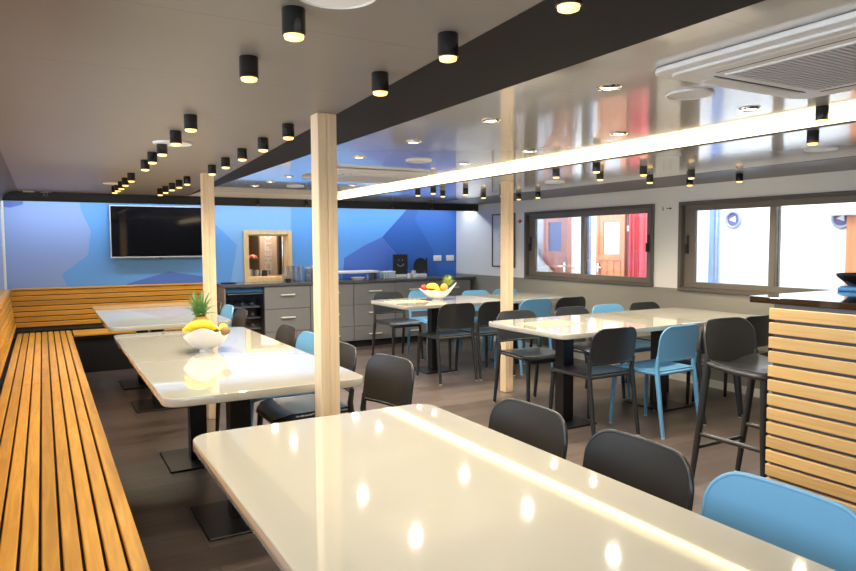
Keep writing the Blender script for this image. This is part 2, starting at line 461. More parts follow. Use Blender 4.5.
layers = [
    ('blue1', [(XL, 0), (XR, 0), (XR, 2.1), (XL, 2.1)]),
    ('blue2', [(.385, 2.1), (.389, 1.80), (.40, 1.74), (.489, 1.517), (.45, 1.244), (.18, 1.03), (.24, .85), (1.9, .85), (1.9, 1.2), (1.35, 2.1)]),
    ('blue3', [(XL, 1.79), (-.17, 1.81), (.385, 1.80), (.40, 1.74), (.489, 1.517), (.45, 1.244), (.18, 1.03), (.24, .85), (XL, .85)]),
    ('blue5', [(XL, 2.1), (-.1, 2.1), (-.17, 1.80), (-.29, 1.765), (XL, 1.775)]),
    ('blue5', [(.80, .85), (.86, .905), (1.316, 1.035), (1.9, .93), (1.9, .85)]),
    ('blue2', [(1.86, 1.62), (2.136, 1.348), (2.04, .85), (1.80, .85), (1.80, 1.66)]),
    ('blue2', [(2.86, 2.1), (2.84, 1.50), (2.84, .85), (3.7, .85), (3.55, .85), (3.57, 1.12), (3.60, 1.162), (3.904, 1.338), (4.168, 1.449), (4.60, 1.88), (4.60, 2.1)]),
    ('blue5', [(3.555, .85), (3.587, 1.162), (3.904, 1.338), (4.168, 1.449), (4.30, 1.29), (4.50, 1.08), (4.70, .85)]),
    ('blue4', [(4.168, 1.449), (4.60, 1.88), (4.62, 2.1), (4.85, 2.1), (4.70, 1.70), (5.0, 1.25), (5.1, .85), (4.70, .85), (4.50, 1.08)]),
    ('blue6', [(4.85, 2.1), (4.70, 1.70), (5.0, 1.25), (5.1, .85), (XR, .85), (XR, 2.1)]),
]
parts = []
for i, (mn, poly) in enumerate(layers):
    t = B()
    for q in round_hole(poly):
        off = YB - .0006 * i
        vs = [t.verts.new((x, off, z)) for x, z in q]
        bmesh.ops.triangle_fill(t, edges=[t.edges.new((vs[k - 1], vs[k])) for k in range(len(vs))], use_beauty=True)
    bmesh.ops.recalc_face_normals(t, faces=t.faces)
    for fc in t.faces:
        if fc.normal.y > 0: fc.normal_flip()
    parts.append((t, M[mn]))
t = B()
for q in ((XL, HX0, 0, 2.1), (HX1, XR, 0, 2.1), (HX0, HX1, 0, HZ0), (HX0, HX1, HZ1, 2.1)):
    box(t, q[0], q[1], YB + .002, YB + .10, q[2], q[3])
parts.append((t, M['kitchen']))
tag(obj('wall_back', parts, None), 'blue mural wall of angular facets behind the worktop and TV', 'wall', None, 'structure')

# right wall with two window openings
W1 = (4.815, 6.925, .905, 1.745); W2 = (2.30, 4.505, .885, 1.745)
up, lo = B(), B()
def wall_cell(y0, y1, z0, z1):
    for bm_, a, c in ((lo, 0, .905), (up, .905, 2.1)):
        za, zb = max(z0, a), min(z1, c)
        if zb - za > 1e-4: box(bm_, XR, XR + .09, y0, y1, za, zb)
wall_cell(YF, W2[0], 0, 2.1); wall_cell(W2[0], W2[1], 0, W2[2]); wall_cell(W2[0], W2[1], W2[3], 2.1); wall_cell(W2[1], W1[0], 0, 2.1)
wall_cell(W1[0], W1[1], 0, W1[2]); wall_cell(W1[0], W1[1], W1[3], 2.1); wall_cell(W1[1], YB, 0, 2.1)
tag(obj('wall_right', [(up, M['wall_white']), (lo, M['wall_grey'])], None), 'window wall, white above and grey beige below the sills', 'wall', None, 'structure')
b = B(); box(b, XR - .014, XR, YF, YB, 0, .07)
struct('baseboard_right', b, M['trim_white'], 'pale skirting strip along the foot of the window wall', 'skirting')

# ------------------------------------------------------------------ windows
def window(name, y0, y1, z0, z1, ym, label, near_handle):
    root = thing(name, label, 'window', (XR, (y0 + y1) / 2, z0), 0, None, 'structure')
    oy = (y0 + y1) / 2
    def P(bm_, a, c, zz0, zz1, x0, x1): box(bm_, x0, x1, a - oy, c - oy, zz0 - z0, zz1 - z0, .003, 1)
    fr = B(); t = .035
    for a in ((y0, y1, z0, z0 + t), (y0, y1, z1 - t, z1), (y0, y0 + t, z0 + t, z1 - t), (y1 - t, y1, z0 + t, z1 - t)): P(fr, a[0], a[1], a[2], a[3], -.022, .085)
    obj('window_frame', fr, M['win_track'], root)
    def sash(a, c, x0, x1, st0, st1, s=.055):
        sb = B(); za, zb = z0 + t + s, z1 - t - s
        P(sb, a, c, z0 + t, za, x0, x1); P(sb, a, c, zb, z1 - t, x0, x1)
        P(sb, a, a + st0, za, zb, x0, x1); P(sb, c - st1, c, za, zb, x0, x1)
        so = obj('sash', sb, M['win_frame'], root)
        gb = B(); P(gb, a + st0 - .004, c - st1 + .004, za - .004, zb + .004, (x0 + x1) / 2 - .003, (x0 + x1) / 2 + .003)
        obj('pane', gb, M['win_glass'], so)
        return so
    s1 = sash(ym - .03, y1 - t, .03, .062, .06, .125)
    s2 = sash(y0 + t, ym + .03, -.016, .018, .05, .06)
    def handle(par, y, x):
        hb = B(); zc = (z0 + z1) / 2 + .02
        P(hb, y - .014, y + .014, zc - .09, zc + .09, x - .012, x); P(hb, y - .009, y + .009, zc - .085, zc + .005, x - .038, x - .012)
        obj('window_handle', hb, M['black_matt'], par)
    handle(s1, y1 - t - .045, .03)
    if near_handle: handle(s2, y0 + t + .025, -.016)
    return root
window('window_1', *W1, 5.85, 'sliding window with doors and red curtain seen through it', True)
window('window_2', *W2, 3.53, 'sliding window with white hull and portholes seen through it', False)

for k_, (a, c) in enumerate(FW):  # unseen windows behind the camera, added to let in cool frontal daylight
    r = thing('window_%d' % (k_ + 3), ('wide unseen window added for daylight behind the viewer, bench side', 'wide unseen window added for daylight behind the viewer, bar side')[k_], 'window', ((a + c) / 2, YF, .85), 0, None, 'structure')
    w = (c - a) / 2; b = B()
    for q in ((-w, w, 0, .05), (-w, w, .88, .93), (-w, -w + .05, .05, .88), (w - .05, w, .05, .88), (-.03, .03, .05, .88)): box(b, q[0], q[1], -.07, .02, q[2], q[3])
    obj('window_frame', b, M['win_frame'], r)
    b = B(); box(b, -w + .05, w - .05, -.03, -.024, .05, .88); obj('pane', b, M['win_glass'], r)

for k_, (a, c) in enumerate(LW):  # out-of-view windows, added to throw cool daylight on the table edges
    r = thing('window_%d' % (k_ + 5), ('wide unseen window added for daylight over the bench, beside the viewer', 'wide unseen window added for daylight over the bench, beside the middle table')[k_], 'window', (XL, (a + c) / 2, .98), 0, None, 'structure')
    w = (c - a) / 2; b = B()
    for q in ((-w, w, 0, .05), (-w, w, .69, .74), (-w, -w + .05, .05, .69), (w - .05, w, .05, .69), (-.03, .03, .05, .69)): box(b, -.07, .01, q[0], q[1], q[2], q[3])
    obj('window_frame', b, M['win_frame'], r)
    b = B(); box(b, -.03, -.024, -w + .05, w - .05, .05, .69); obj('pane', b, M['win_glass'], r)

# ------------------------------------------------------------------ outside: side deck and deckhouse
XE = 6.6
b = B(); box(b, XE, XE + .1, -1.5, 11.5, -.6, 2.1)
struct('wall_outside', b, M['hull'], 'white painted deckhouse wall seen through the windows', 'wall')
b = B(); box(b, XR + .09, XE, -1.5, 11.5, -.7, -.6)
struct('floor_outside', b, M['deck'], 'pale side deck outside the windows', 'deck')

def ext_door(name, y0, y1, z0, z1, g, gm, hy, label):
    r = thing(name, label, 'door', (XE, (y0 + y1) / 2, z0), 0, None, 'structure'); cy = (y0 + y1) / 2
    bb = B(); gy0, gy1, gz0, gz1 = g
    for a in ((y0, gy0, z0, z1), (gy1, y1, z0, z1), (gy0, gy1, z0, gz0), (gy0, gy1, gz1, z1)):
        box(bb, -.05, -.002, a[0] - cy, a[1] - cy, a[2] - z0, a[3] - z0)
    for k in range(3):   # raised rails and mouldings
        pass
    for a in ((y0, y0 + .05, z0, z1), (y1 - .05, y1, z0, z1)): box(bb, -.062, -.048, a[0] - cy, a[1] - cy, a[2] - z0, a[3] - z0, .003, 1)
    for i in range(4):
        yy = y0 + .08 + (y1 - y0 - .16) * i / 3
        box(bb, -.056, -.048, yy - cy - .006, yy - cy + .006, gz0 - .50 - z0, gz0 - .09 - z0)
    box(bb, -.062, -.048, y0 - cy + .05, y1 - cy - .05, gz0 - .08 - z0, gz0 - .02 - z0, .003, 1)
    obj('door_panel', bb, M['door_wood'], r)
    gb = B(); box(gb, -.035, -.02, gy0 - cy, gy1 - cy, gz0 - z0, gz1 - z0); obj('door_pane', gb, gm, r)
    hb = B(); zc = 1.02 - z0
    box(hb, -.072, -.05, hy - cy - .02, hy - cy + .02, zc - .09, zc + .05, .004, 1); tube(hb, [(-.075, hy - cy, zc), (-.10, hy - cy, zc), (-.10, hy - cy + (.10 if hy < cy else -.10), zc)], .009, 8)
    obj('door_handle', hb, M['chrome'], r)
ext_door('door_1', 7.40, 7.97, -.55, 1.95, (7.566, 7.849, 1.228, 1.657), M['door_glass'], 7.47, 'orange wooden door with violet pane beyond the first window sash')
ext_door('door_2', 6.32, 6.84, -.55, 1.95, (6.421, 6.717, 1.198, 1.631), M['door_glass2'], 6.79, 'orange wooden door with pale pane beside the red curtain outside')
b = B(); box(b, XE - .04, XE - .002, 6.19, 6.315, -.55, 1.95)
o = tag(obj('side_panel', b, M['door_dark']), 'dark brown wooden panel between the outside door and red curtain', 'panel')
b = B(); box(b, -.012, 0, -.028, .028, 0, .07, .003, 1)  # pale call box fixed to the dark side panel
o = obj('call_box', b, M['white_plastic']); o.location = (XE - .041, 6.265, 1.50); tag(o, 'small pale call box mounted on the dark brown panel outside', 'sign')
b = B(); rows = []
for i in range(3):
    z = (-.5, .7, 1.95)[i]
    rows.append([(XE - .10 + .042 * math.sin(k * .70) + .012 * math.sin(k * .31 + i), 5.955 + .225 * k / 59, z) for k in range(60)])
grid(b, rows, .004)
tag(obj('curtain', b, M['curtain'], None, 60), 'red pleated curtain hanging outside beyond the window', 'curtain')
b = B(); box(b, XE - .02, XE - .001, 7.005, 7.085, -.5, 1.95)
tag(obj('blue_strip', b, M['ext_blue']), 'blue vertical strip on the white wall beyond the window mullion', 'strip')
# curved white bulwark in front of the first door
b = B()
pts = [(7.70, -.6), (8.6, -.6), (8.6, 1.75)]
pts += [(8.18 - (8.18 - 7.70) * (i / 10) ** 1.0, 1.40 - .46 * (i / 10) ** .62) for i in range(11)]
prism(b, [(y, z) for y, z in pts], .04, (XE - .13, 0, 0), (0, 1, 0), (0, 0, 1))
tag(obj('bulwark', b, M['hull']), 'white curved plate sweeping down before the violet paned door', 'plate')
b = B(); tube(b, [(XE - .035, 5.03, -.6), (XE - .035, 5.03, 2.2)], .03, 14); tube(b, [(XE - .02, 4.96, -.6), (XE - .02, 4.96, 2.2)], .01, 8)
tag(obj('drain_pipe', b, M['ext_blue'], None, 40), 'grey blue pipe running up the white wall beyond the window', 'pipe')
def porthole(y, z, label):
    r = thing('porthole', label, 'porthole', (XE, y, z))
    rb = B(); tube(rb, [(-.012, .085 * math.cos(2 * PI * i / 28), .085 * math.sin(2 * PI * i / 28)) for i in range(28)], .016, 8, closed=True)
    obj('rim', rb, M['port_ring'], r, 60)
    gb = B(); prism(gb, circ(0, 0, .078, 28), .008, (-.010, 0, 0), (0, 1, 0), (0, 0, 1)); obj('pane', gb, M['door_glass'], r)
    hb = B(); prism(hb, [(-.035, -.03), (.04, .0), (-.03, .035)], .006, (-.026, 0, 0), (0, 1, 0), (0, 0, 1)); obj('clip', hb, M['white_plastic'], r)
porthole(4.78, 1.60, 'round porthole beside the grey blue pipe on the white outside wall')
porthole(3.625, 1.575, 'round porthole half covered by a white box outside')
b = B(); box(b, XE - .16, XE - .035, 3.20, 3.70, 1.60, 1.80, .02)
tag(obj('junction_box', b, M['hull'], None, 40), 'white box hung before a porthole over the orange outside panel', 'box')
b = B(); box(b, XE - .05, XE - .002, 2.9, 3.555, -.55, 1.59)
tag(obj('locker_door', b, M['door_wood']), 'orange wooden panel outside beside the half hidden porthole', 'panel')

# ------------------------------------------------------------------ kitchen behind the hatch
b = B()
for a in ((1.7, 3.6, YB + 1.3, YB + 1.36, .6, 2.05), (1.64, 1.7, YB + .1, YB + 1.36, .6, 2.05), (3.6, 3.66, YB + .1, YB + 1.36, .6, 2.05), (1.64, 3.66, YB + .1, YB + 1.36, .54, .6), (1.64, 3.66, YB + .1, YB + 1.36, 2.05, 2.1)): box(b, *a)
struct('wall_kitchen', b, M['kitchen'], 'brown lined kitchen room seen through the serving hatch', 'wall')
r = thing('serving_hatch', 'square serving hatch framed in pale oak in the blue wall', 'hatch', ((HX0 + HX1) / 2, YB, HZ0), 0, None, 'structure')
cx = (HX0 + HX1) / 2; w = (HX1 - HX0) / 2; h = HZ1 - HZ0
b = B(); k = .055
for a in ((-w - k, w + k, -k, 0), (-w - k, w + k, h, h + k), (-w - k, -w, 0, h), (w, w + k, 0, h)): box(b, a[0], a[1], -.03, -.0065, a[2], a[3], .003, 1)
obj('frame', b, M['hatch'], r)
b = B()
for a in ((-w, w, .001, .014), (-w, w, h - .014, h - .001), (-w + .001, -w + .014, .014, h - .014), (w - .014, w - .001, .014, h - .014)): box(b, a[0], a[1], -.012, .11, a[2], a[3])
obj('lining', b, M['hatch'], r)
# oven
r = thing('oven', 'tall steel oven with upright lettering seen through the hatch', 'oven', (3.04, YB + .75, .6))
b = B(); box(b, -.42, .42, 0, .5, 0, 1.25, .01); obj('body', b, M['oven_steel'], r)
b = B(); box(b, -.41, -.16, -.02, 0, .02, 1.23, .004, 1); obj('column_panel', b, M['column'], r, label='bright steel column panel with lettering')
b = B(); box(b, -.14, .41, -.035, -.002, .1, 1.1, .006); dd = obj('door', b, M['kitchen_dark'], r)
b = B(); box(b, -.07, .30, -.042, -.034, .22, .95, .004, 1); obj('window_pane', b, M['oven_steel'], dd)
b = B(); tube(b, [(-.10, -.075, .3), (-.10, -.075, .9)], .012, 8); obj('handle', b, M['chrome'], dd)
cu = bpy.data.curves.new('lettering', 'FONT'); cu.body = 'CHEFTOP'; cu.size = .135; cu.extrude = .001; cu.offset = .005; cu.align_x = 'LEFT'; cu.align_y = 'CENTER'; cu.space_character = 1.1
cu.materials.append(M['white_gloss'])
o = bpy.data.objects.new('lettering', cu); C.objects.link(o); o.parent = r; o.parent = r
eu = Matrix(((0, -1, 0), (0, 0, -1), (1, 0, 0))).to_euler()
bpy.context.view_layer.update()
me = bpy.data.meshes.new_from_object(o.evaluated_get(bpy.context.evaluated_depsgraph_get())); bpy.data.objects.remove(o)
o = bpy.data.objects.new('lettering', me); C.objects.link(o); o.parent = r; o.location = (-.285, -.0215, .375); o.rotation_euler = eu; o['label'] = 'pale upright lettering'
r = thing('kitchen_shelf_unit', 'low steel kitchen bench just behind the hatch opening', 'kitchen bench', (2.30, YB + .42, .6))
b = B(); box(b, -.5, .62, -.25, .20, 0, .30, .006); obj('body', b, M['oven_steel'], r)
b = B(); box(b, -.51, .63, -.26, .21, .30, .33, .004, 1); obj('top', b, M['steel'], r)
def pot(x, y, z, rad, hh, label):
    q = thing('steel_pot', label, 'pot', (x, y, z), 0)
    bb = B(); lathe(bb, [(0, 0), (rad, 0), (rad, hh), (rad - .004, hh), (rad - .004, .006), (0, .006)]); obj('body', bb, M['steel'], q, 40)
    bb = B(); tube(bb, [(rad, 0, hh * .8), (rad + .03, 0, hh * .8), (rad + .03, 0, hh * .4), (rad, 0, hh * .4)], .004, 6); obj('handle', bb, M['chrome'], q)
pot(2.37, YB + .30, .93, .038, .10, 'small steel pot just behind the hatch below coral flower')
pot(2.47, YB + .30, .93, .034, .085, 'smaller steel pot inside hatch between two kitchen objects')
q = thing('espresso_pot', 'black pot behind the hatch beside the steel pots', 'pot', (2.56, YB + .28, .93))
bb = B(); lathe(bb, [(0, 0), (.04, 0), (.03, .08), (.0, .085)]); obj('body', bb, M['black_matt'], q, 40)
bb = B(); tube(bb, [(.03, 0, .07), (.07, 0, .07), (.07, 0, .02)], .005, 6); obj('handle', bb, M['black_matt'], q)
q = thing('flower', 'coral flower head standing in the hatch opening', 'flower', (2.445, YB + .42, .95))
bb = B(); tube(bb, [(0, 0, -.02), (.01, 0, .18)], .005, 6); obj('stem', bb, M['leaf'], q)
bb = B()
for i in range(14):
    a = i * 2.4; el = .2 + 1.2 * (i / 14)
    c = V((.045 * math.cos(a) * math.cos(el), .045 * math.sin(a) * math.cos(el), .21 + .04 * math.sin(el)))
    lathe(bb, [(0, -.022), (.018, -.012), (.024, 0), (.018, .012), (0, .022)], c, 10)
obj('petals', bb, M['pink'], q, 60)
r = thing('kitchen_lamp', 'small lamp on the kitchen ceiling behind the hatch', 'lamp', (2.66, YB + .55, 2.05))
b = B(); cyl(b, 0, 0, -.03, 0, .06); obj('diffuser', b, emit('kitchen lamp diffuser', (1, .85, .65), 8), r)
light('POINT', 'kitchen_bulb', (0, 0, -.12), 30, (1, .84, .66), r, shadow_soft_size=.05)

# ------------------------------------------------------------------ posts
def post(x, y, label):
    b = B(); s = .0425
    box(b, x - s, x - .0015, y - s, y + s, 0, ZC, .003, 1); box(b, x + .0015, x + s, y - s, y + s, 0, ZC, .003, 1); box(b, x - s + .006, x + s - .006, y - s + .005, y + s - .005, 0, ZC)
    tag(obj('post', b, M['post']), label, 'post', None, 'structure')
post(1.052, 2.728, 'pale pine post between the front and middle white bench tables')
post(1.118, 5.372, 'pale pine post between middle and rear bench tables by the fruit bowl')
post(3.655, 4.955, 'pale pine post between the two long tables by the windows')

# ------------------------------------------------------------------ benches
PT = .0567
b = B(); sx = XL
r = thing('long_bench', 'long slatted pine bench running along the white side wall', 'bench', (0, 0, 0))
b = B()
for i in range(9):
    x0 = -.262 + PT * i
    box(b, x0, x0 + .0475, YF + .05, 5.25, .40, .42, .003, 1); box(b, x0, x0 + .0475, 5.253, 8.36 if x0 < .2 else 8.36, .40, .42, .003, 1)
obj('slatted_seat', b, M['bench_y'], r)
b = B(); box(b, -.25, .235, YF + .05, 8.34, .375, .397); obj('seat_backing', b, M['backing'], r)
b = B()
for i in range(7):
    z0 = .478 + PT * i; xx = -.272 - .045 * (i / 6)
    box(b, xx - .016, xx, YF + .05, 8.398, z0, z0 + .0475, .003, 1)
obj('slatted_back', b, M['bench_back_y'], r)
b = B(); prism(b, [(XL + .004, .43), (-.29, .43), (-.338, .872), (XL + .004, .872)], 8.39 - YF - .05, (0, 8.39, 0), (1, 0, 0), (0, 0, 1)); obj('back_panel', b, M['backing'], r)
b = B(); box(b, XL + .002, -.315, YF + .05, YB - .22, .873, .89, .003, 1); obj('back_cap', b, M['bench_back_y'], r)
b = B(); box(b, XL + .002, .19, YF + .05, 8.34, .0, .374); obj('plinth', b, M['bench_dark'], r)

r = thing('corner_bench', 'short slatted pine bench under the wall mounted TV', 'bench', (0, 0, 0))
b = B()
for i in range(8):
    y0 = 7.92 + PT * i
    box(b, .256, 1.80, y0, y0 + .0475, .40, .42, .003, 1)
obj('slatted_seat', b, M['bench_x'], r)
b = B(); box(b, .256, 1.79, 7.94, 8.34, .375, .397); obj('seat_backing', b, M['backing'], r)
b = B()
for i in range(7):
    z0 = .478 + PT * i; yy = 8.40 + .045 * (i / 6)
    box(b, -.325, 1.80, yy, yy + .016, z0, z0 + .0475, .003, 1)
obj('slatted_back', b, M['bench_back_x'], r)
b = B(); prism(b, [(8.425, .43), (8.56, .43), (8.56, .872), (8.47, .872)], 2.10, (-.30, 0, 0), (0, 1, 0), (0, 0, 1)); obj('back_panel', b, M['backing'], r)
b = B(); box(b, -.31, 1.81, 8.44, YB - .02, .873, .89, .003, 1); obj('back_cap', b, M['bench_back_x'], r)
b = B(); box(b, .20, 1.79, 7.98, 8.34, 0, .374); obj('plinth', b, M['bench_dark'], r)

# ------------------------------------------------------------------ tables
def table(x0, x1, y0, y1, bases, label, group=None):
    cx, cy = (x0 + x1) / 2, (y0 + y1) / 2
    r = thing('dining_table', label, 'table', (cx, cy, 0), 0, group)
    b = B(); prism(b, rrect(x0 - cx, x1 - cx, y0 - cy, y1 - cy, .075, 8), .036, (0, 0, TT - .036), bev=.004, seg=2)
    obj('table_top', b, M['table'], r, 40)
    for bx, by, pw, pl in bases:
        b = B(); box(b, bx - cx - .05, bx - cx + .05, by - cy - .05, by - cy + .05, .012, TT - .045, .006); q = obj('pedestal', b, M['table_edge'], r)
        b = B(); box(b, bx - cx - pw, bx - cx + pw, by - cy - pl, by - cy + pl, 0, .012, .004, 1); obj('base_plate', b, M['table_edge'], q)
        b = B(); box(b, bx - cx - .2, bx - cx + .2, by - cy - .2, by - cy + .2, TT - .045, TT - .036); obj('mounting_plate', b, M['table_edge'], q)
    return r
table(.387, 1.265, .03, 2.235, [(.815, .62, .2, .21), (.815, 1.75, .2, .21)], 'white topped table in front, nearest the viewer along the bench')
table(.395, 1.275, 2.785, 5.02, [(.815, 3.33, .2, .225), (.815, 4.39, .2, .225)], 'middle white bench table with a bowl of bananas and a pineapple')
table(.405, 1.312, 5.46, 7.48, [(.815, 6.05, .2, .225), (.815, 7.05, .2, .225)], 'rear white bench table in the corner under the TV')
table(3.04, 5.16, 5.77, 6.62, [(3.61, 6.205, .19, .19), (4.66, 6.205, .19, .19)], 'long white table with the boat shaped fruit bowl, far end of window side')
table(2.975, 5.135, 3.41, 4.32, [(3.41, 3.89, .15, .2), (4.44, 3.89, .18, .2)], 'long white table by the windows with kraft place mats, behind the bar stool')

# place mats
def mat_sheet(x, y, rz, label):
    b = B(); box(b, -.21, .21, -.145, .145, 0, .0015); o = obj('place_mat', b, M['card']); o.location = (x, y, TT + .0008); o.rotation_euler = (0, 0, rz); tag(o, label, 'place mat', None)
mat_sheet(3.31, 3.94, .06, 'kraft paper mat on the end of the table behind bar stool')
mat_sheet(3.30, 6.22, -.05, 'kraft paper mat beside the boat shaped fruit bowl')

# ------------------------------------------------------------------ chairs
def back_rows(W, z0, z1, r, yfun, curve, nu=12, nv=14):
    rows = []
    for j in range(nv + 1):
        t = j / nv; z = z0 + (z1 - z0) * (1 - (1 - t) ** 1.7)
        d = z - (z1 - r)
        w = W if d <= 0 else W - r + math.sqrt(max(0, r * r - d * d))
        rows.append([(w * (2 * i / nu - 1), yfun(z) - curve * (1 - ((2 * i / nu - 1) * w / W) ** 2), z) for i in range(nu + 1)])
    return rows

def make_chair(name, label, m):
    HS, HT = .445, .771
    root = thing(name, label, 'chair')
    yb = lambda z: -.195 - .045 * max(0, (z - HS) / (HT - HS)) ** 1.3
    # seat
    b = B(); rows = []
    for j in range(13):
        v = j / 12; y = -.20 + .42 * v
        hw = .212 - .018 * (1 - v) - (.05 * (1 - math.sqrt(max(0, 1 - ((v - .86) / .14) ** 2))) if v > .86 else 0)
        rows.append([(hw * (2 * i / 12 - 1), y, HS - .014 * math.cos(PI * (v - .45)) * (1 - (2 * i / 12 - 1) ** 2) - (.03 * max(0, (v - .8) / .2) ** 2)) for i in range(13)])
    grid(b, rows, -.014)
    rim = [r_[0] for r_ in rows] + rows[-1][1:-1] + [r_[-1] for r_ in rows[::-1]]
    tube(b, [(p[0], p[1], p[2] - .008) for p in rim], .012, 8)
    tube(b, [(-.19, -.2, HS - .01), (.19, -.2, HS - .01)], .012, 8)
    obj('seat', b, m, root, 50)
    # backrest with rim
    b = B(); rows = back_rows(.205, .530, HT, .088, yb, .030)
    slab(b, rows, (0, .0065, 0))
    out = [r_[0] for r_ in rows] + rows[-1][1:-1] + [r_[-1] for r_ in rows[::-1]]
    tube(b, out, .0074, 8); tube(b, rows[0], .0095, 8)
    obj('backrest', b, m, root, 50)
    for s in (-1, 1):
        b = B(); tube(b, [(s * .178, .195, HS - .02), (s * .190, .212, .2), (s * .196, .222, 0)], [.017, .016, .0125], 10)
        q = obj('leg', b, m, root, 50); b = B(); cyl(b, s * .196, .222, -.0, .006, .0135, seg=10); obj('glide', b, M['glide'], q)
        b = B(); tube(b, [(s * .204, yb(.56) - .002, .56), (s * .201, -.197, .48), (s * .202, -.203, .42), (s * .205, -.232, .2), (s * .208, -.262, 0)], [.0135, .0165, .018, .0165, .013], 10)
        q = obj('leg', b, m, root, 50); b = B(); cyl(b, s * .208, -.262, 0, .006, .0135, seg=10); obj('glide', b, M['glide'], q)
    return root
proto = {}
def chair(col, x, y, rz, label, group=None):
    key = 'chair_black' if col == 'k' else 'chair_blue'
    if key not in proto:
        proto[key] = make_chair('dining_chair', label, M[key]); r = proto[key]; r.location = (x, y, 0); r.rotation_euler = (0, 0, rz)
        if group: r['group'] = group
    else: r = dup(proto[key], (x, y, 0), rz, label, group)
    if not group and 'group' in r: del r['group']
    r['group'] = group or ('charcoal plastic chairs' if col == 'k' else 'blue plastic chairs')
    return r
BK, BL = 'charcoal plastic chair', 'blue plastic chair'
L90 = PI / 2
# bench tables: chairs on the aisle side, backs towards the aisle
chair('k', 1.255, 1.885, L90 + .03, BK + ' at the far end of the front table')
chair('k', 1.265, 1.395, L90 - .02, BK + ' at the middle of the front table beside the blue one')
chair('b', 1.26, .935, L90, BL + ' at the front table opposite the wooden bar')
chair('k', 1.30, 3.045, L90 + .15, BK + ' standing clear of the pine post at the middle table')
chair('k', 1.255, 3.62, L90, BK + ' half hidden behind the big pine post, seat under middle table')
chair('b', 1.25, 4.17, L90, BL + ' behind the big pine post at the middle table')
chair('k', 1.25, 4.63, L90, BK + ' at the far end of the middle table before the drawers')
chair('k', 1.28, 6.03, L90, BK + ' in front of the wine fridge at the rear bench table')
chair('b', 1.27, 6.48, L90, BL + ' in front of the wine fridge at the rear bench table')
chair('k', 1.27, 6.97, L90, BK + ' mostly hidden by the rear pine post')
# long table with place mats: backs towards the viewer, then the far side
yb_ = .235
chair('k', 3.40, 3.36 + yb_, 0, BK + ' at near side of the place mat table, beside the blue chair')
chair('b', 3.88, 3.22 + yb_, .05, BL + ' at near side of the place mat table, beside the bar stool')
chair('k', 4.44, 3.30 + yb_, 0, BK + ' hidden behind the bar stool backrest')
chair('k', 4.93, 3.32 + yb_, -.04, BK + ' seen between the bar stool and the slatted bar')
chair('k', 3.50, 4.62 - yb_, PI - .06, BK + ' across the place mat table beside the thin pine post')
chair('k', 4.13, 4.62 - yb_, PI, BK + ' across the place mat table, second from the thin pine post')
chair('b', 4.58, 4.62 - yb_, PI, BL + ' across the place mat table under the window')
chair('k', 5.04, 4.60 - yb_, PI, BK + ' across the place mat table, tucked by the window wall')
# long table with the boat bowl
chair('k', 3.485, 5.53 + yb_, 0, BK + ' in front of the boat shaped fruit bowl')
chair('k', 3.95, 5.53 + yb_, 0, BK + ' at boat bowl table just beside the thin pine post')
chair('b', 4.45, 5.52 + yb_, 0, BL + ' at near side of boat bowl table, beyond the pine post')
chair('k', 4.93, 5.52 + yb_, 0, BK + ' at near side of boat bowl table, next to window wall')
chair('k', 3.60, 7.25 - yb_, PI + .05, BK + ' across the boat bowl table before the drawers')
chair('b', 4.07, 7.25 - yb_, PI, BL + ' just behind the boat shaped fruit bowl')
chair('b', 4.60, 6.875 - yb_, PI, BL + ' across the boat bowl table behind its pineapple crown')
chair('b', 5.06, 6.875 - yb_, PI, BL + ' across the boat bowl table, in the corner by the window wall')

# bar stool
r = thing('bar_stool', 'charcoal bar stool standing at the end of the slatted bar', 'bar stool', (3.325, 2.27, 0), PI)
m = M['stool']; HS = .685
yb = lambda z: -.125 - .035 * max(0, (z - HS) / .24) ** 1.2
b = B(); rows = []
for j in range(12):
    v = j / 11; y = -.15 + .38 * v
    hw = .208 - (.05 * (1 - math.sqrt(max(0, 1 - ((v - .85) / .15) ** 2))) if v > .85 else 0)
    rows.append([(hw * (2 * i / 12 - 1), y, HS + .03 * (1 - v) ** 3 * abs(2 * i / 12 - 1) - .014 * (1 - (2 * i / 12 - 1) ** 2)) for i in range(13)])
grid(b, rows, -.014)
rim = [q[0] for q in rows] + rows[-1][1:-1] + [q[-1] for q in rows[::-1]]
tube(b, [(p[0], p[1], p[2] - .010) for p in rim], .015, 8)
obj('seat', b, m, r, 50)
b = B(); rows = back_rows(.212, HS - .005, .920, .095, yb, .045)
slab(b, rows, (0, .0075, 0))
out = [q[0] for q in rows] + rows[-1][1:-1] + [q[-1] for q in rows[::-1]]
tube(b, out, .009, 8); obj('backrest', b, m, r, 50)
for s in (-1, 1):
    b = B(); tube(b, [(s * .185, .19, HS - .02), (s * .195, .20, .35), (s * .20, .215, 0)], [.022, .019, .015], 10); q = obj('leg', b, m, r, 50)
    b = B(); cyl(b, s * .20, .215, 0, .008, .016, seg=10); obj('glide', b, M['glide'], q)
    b = B(); tube(b, [(s * .208, -.13, HS + .06), (s * .205, -.135, HS - .03), (s * .205, -.175, .35), (s * .205, -.225, 0)], [.014, .022, .020, .015], 10); q = obj('leg', b, m, r, 50)
    b = B(); cyl(b, s * .205, -.225, 0, .008, .016, seg=10); obj('glide', b, M['glide'], q)
    b = B(); tube(b, [(s * .203, -.185, .30), (s * .197, .20, .30)], .0135, 8); obj('stretcher', b, m, r, 50)
b = B(); tube(b, [(-.197, .205, .32), (.197, .205, .32)], .0135, 8); obj('stretcher', b, m, r, 50)
b = B(); tube(b, [(-.203, -.19, .22), (.203, -.19, .22)], .0115, 8); obj('stretcher', b, m, r, 50)

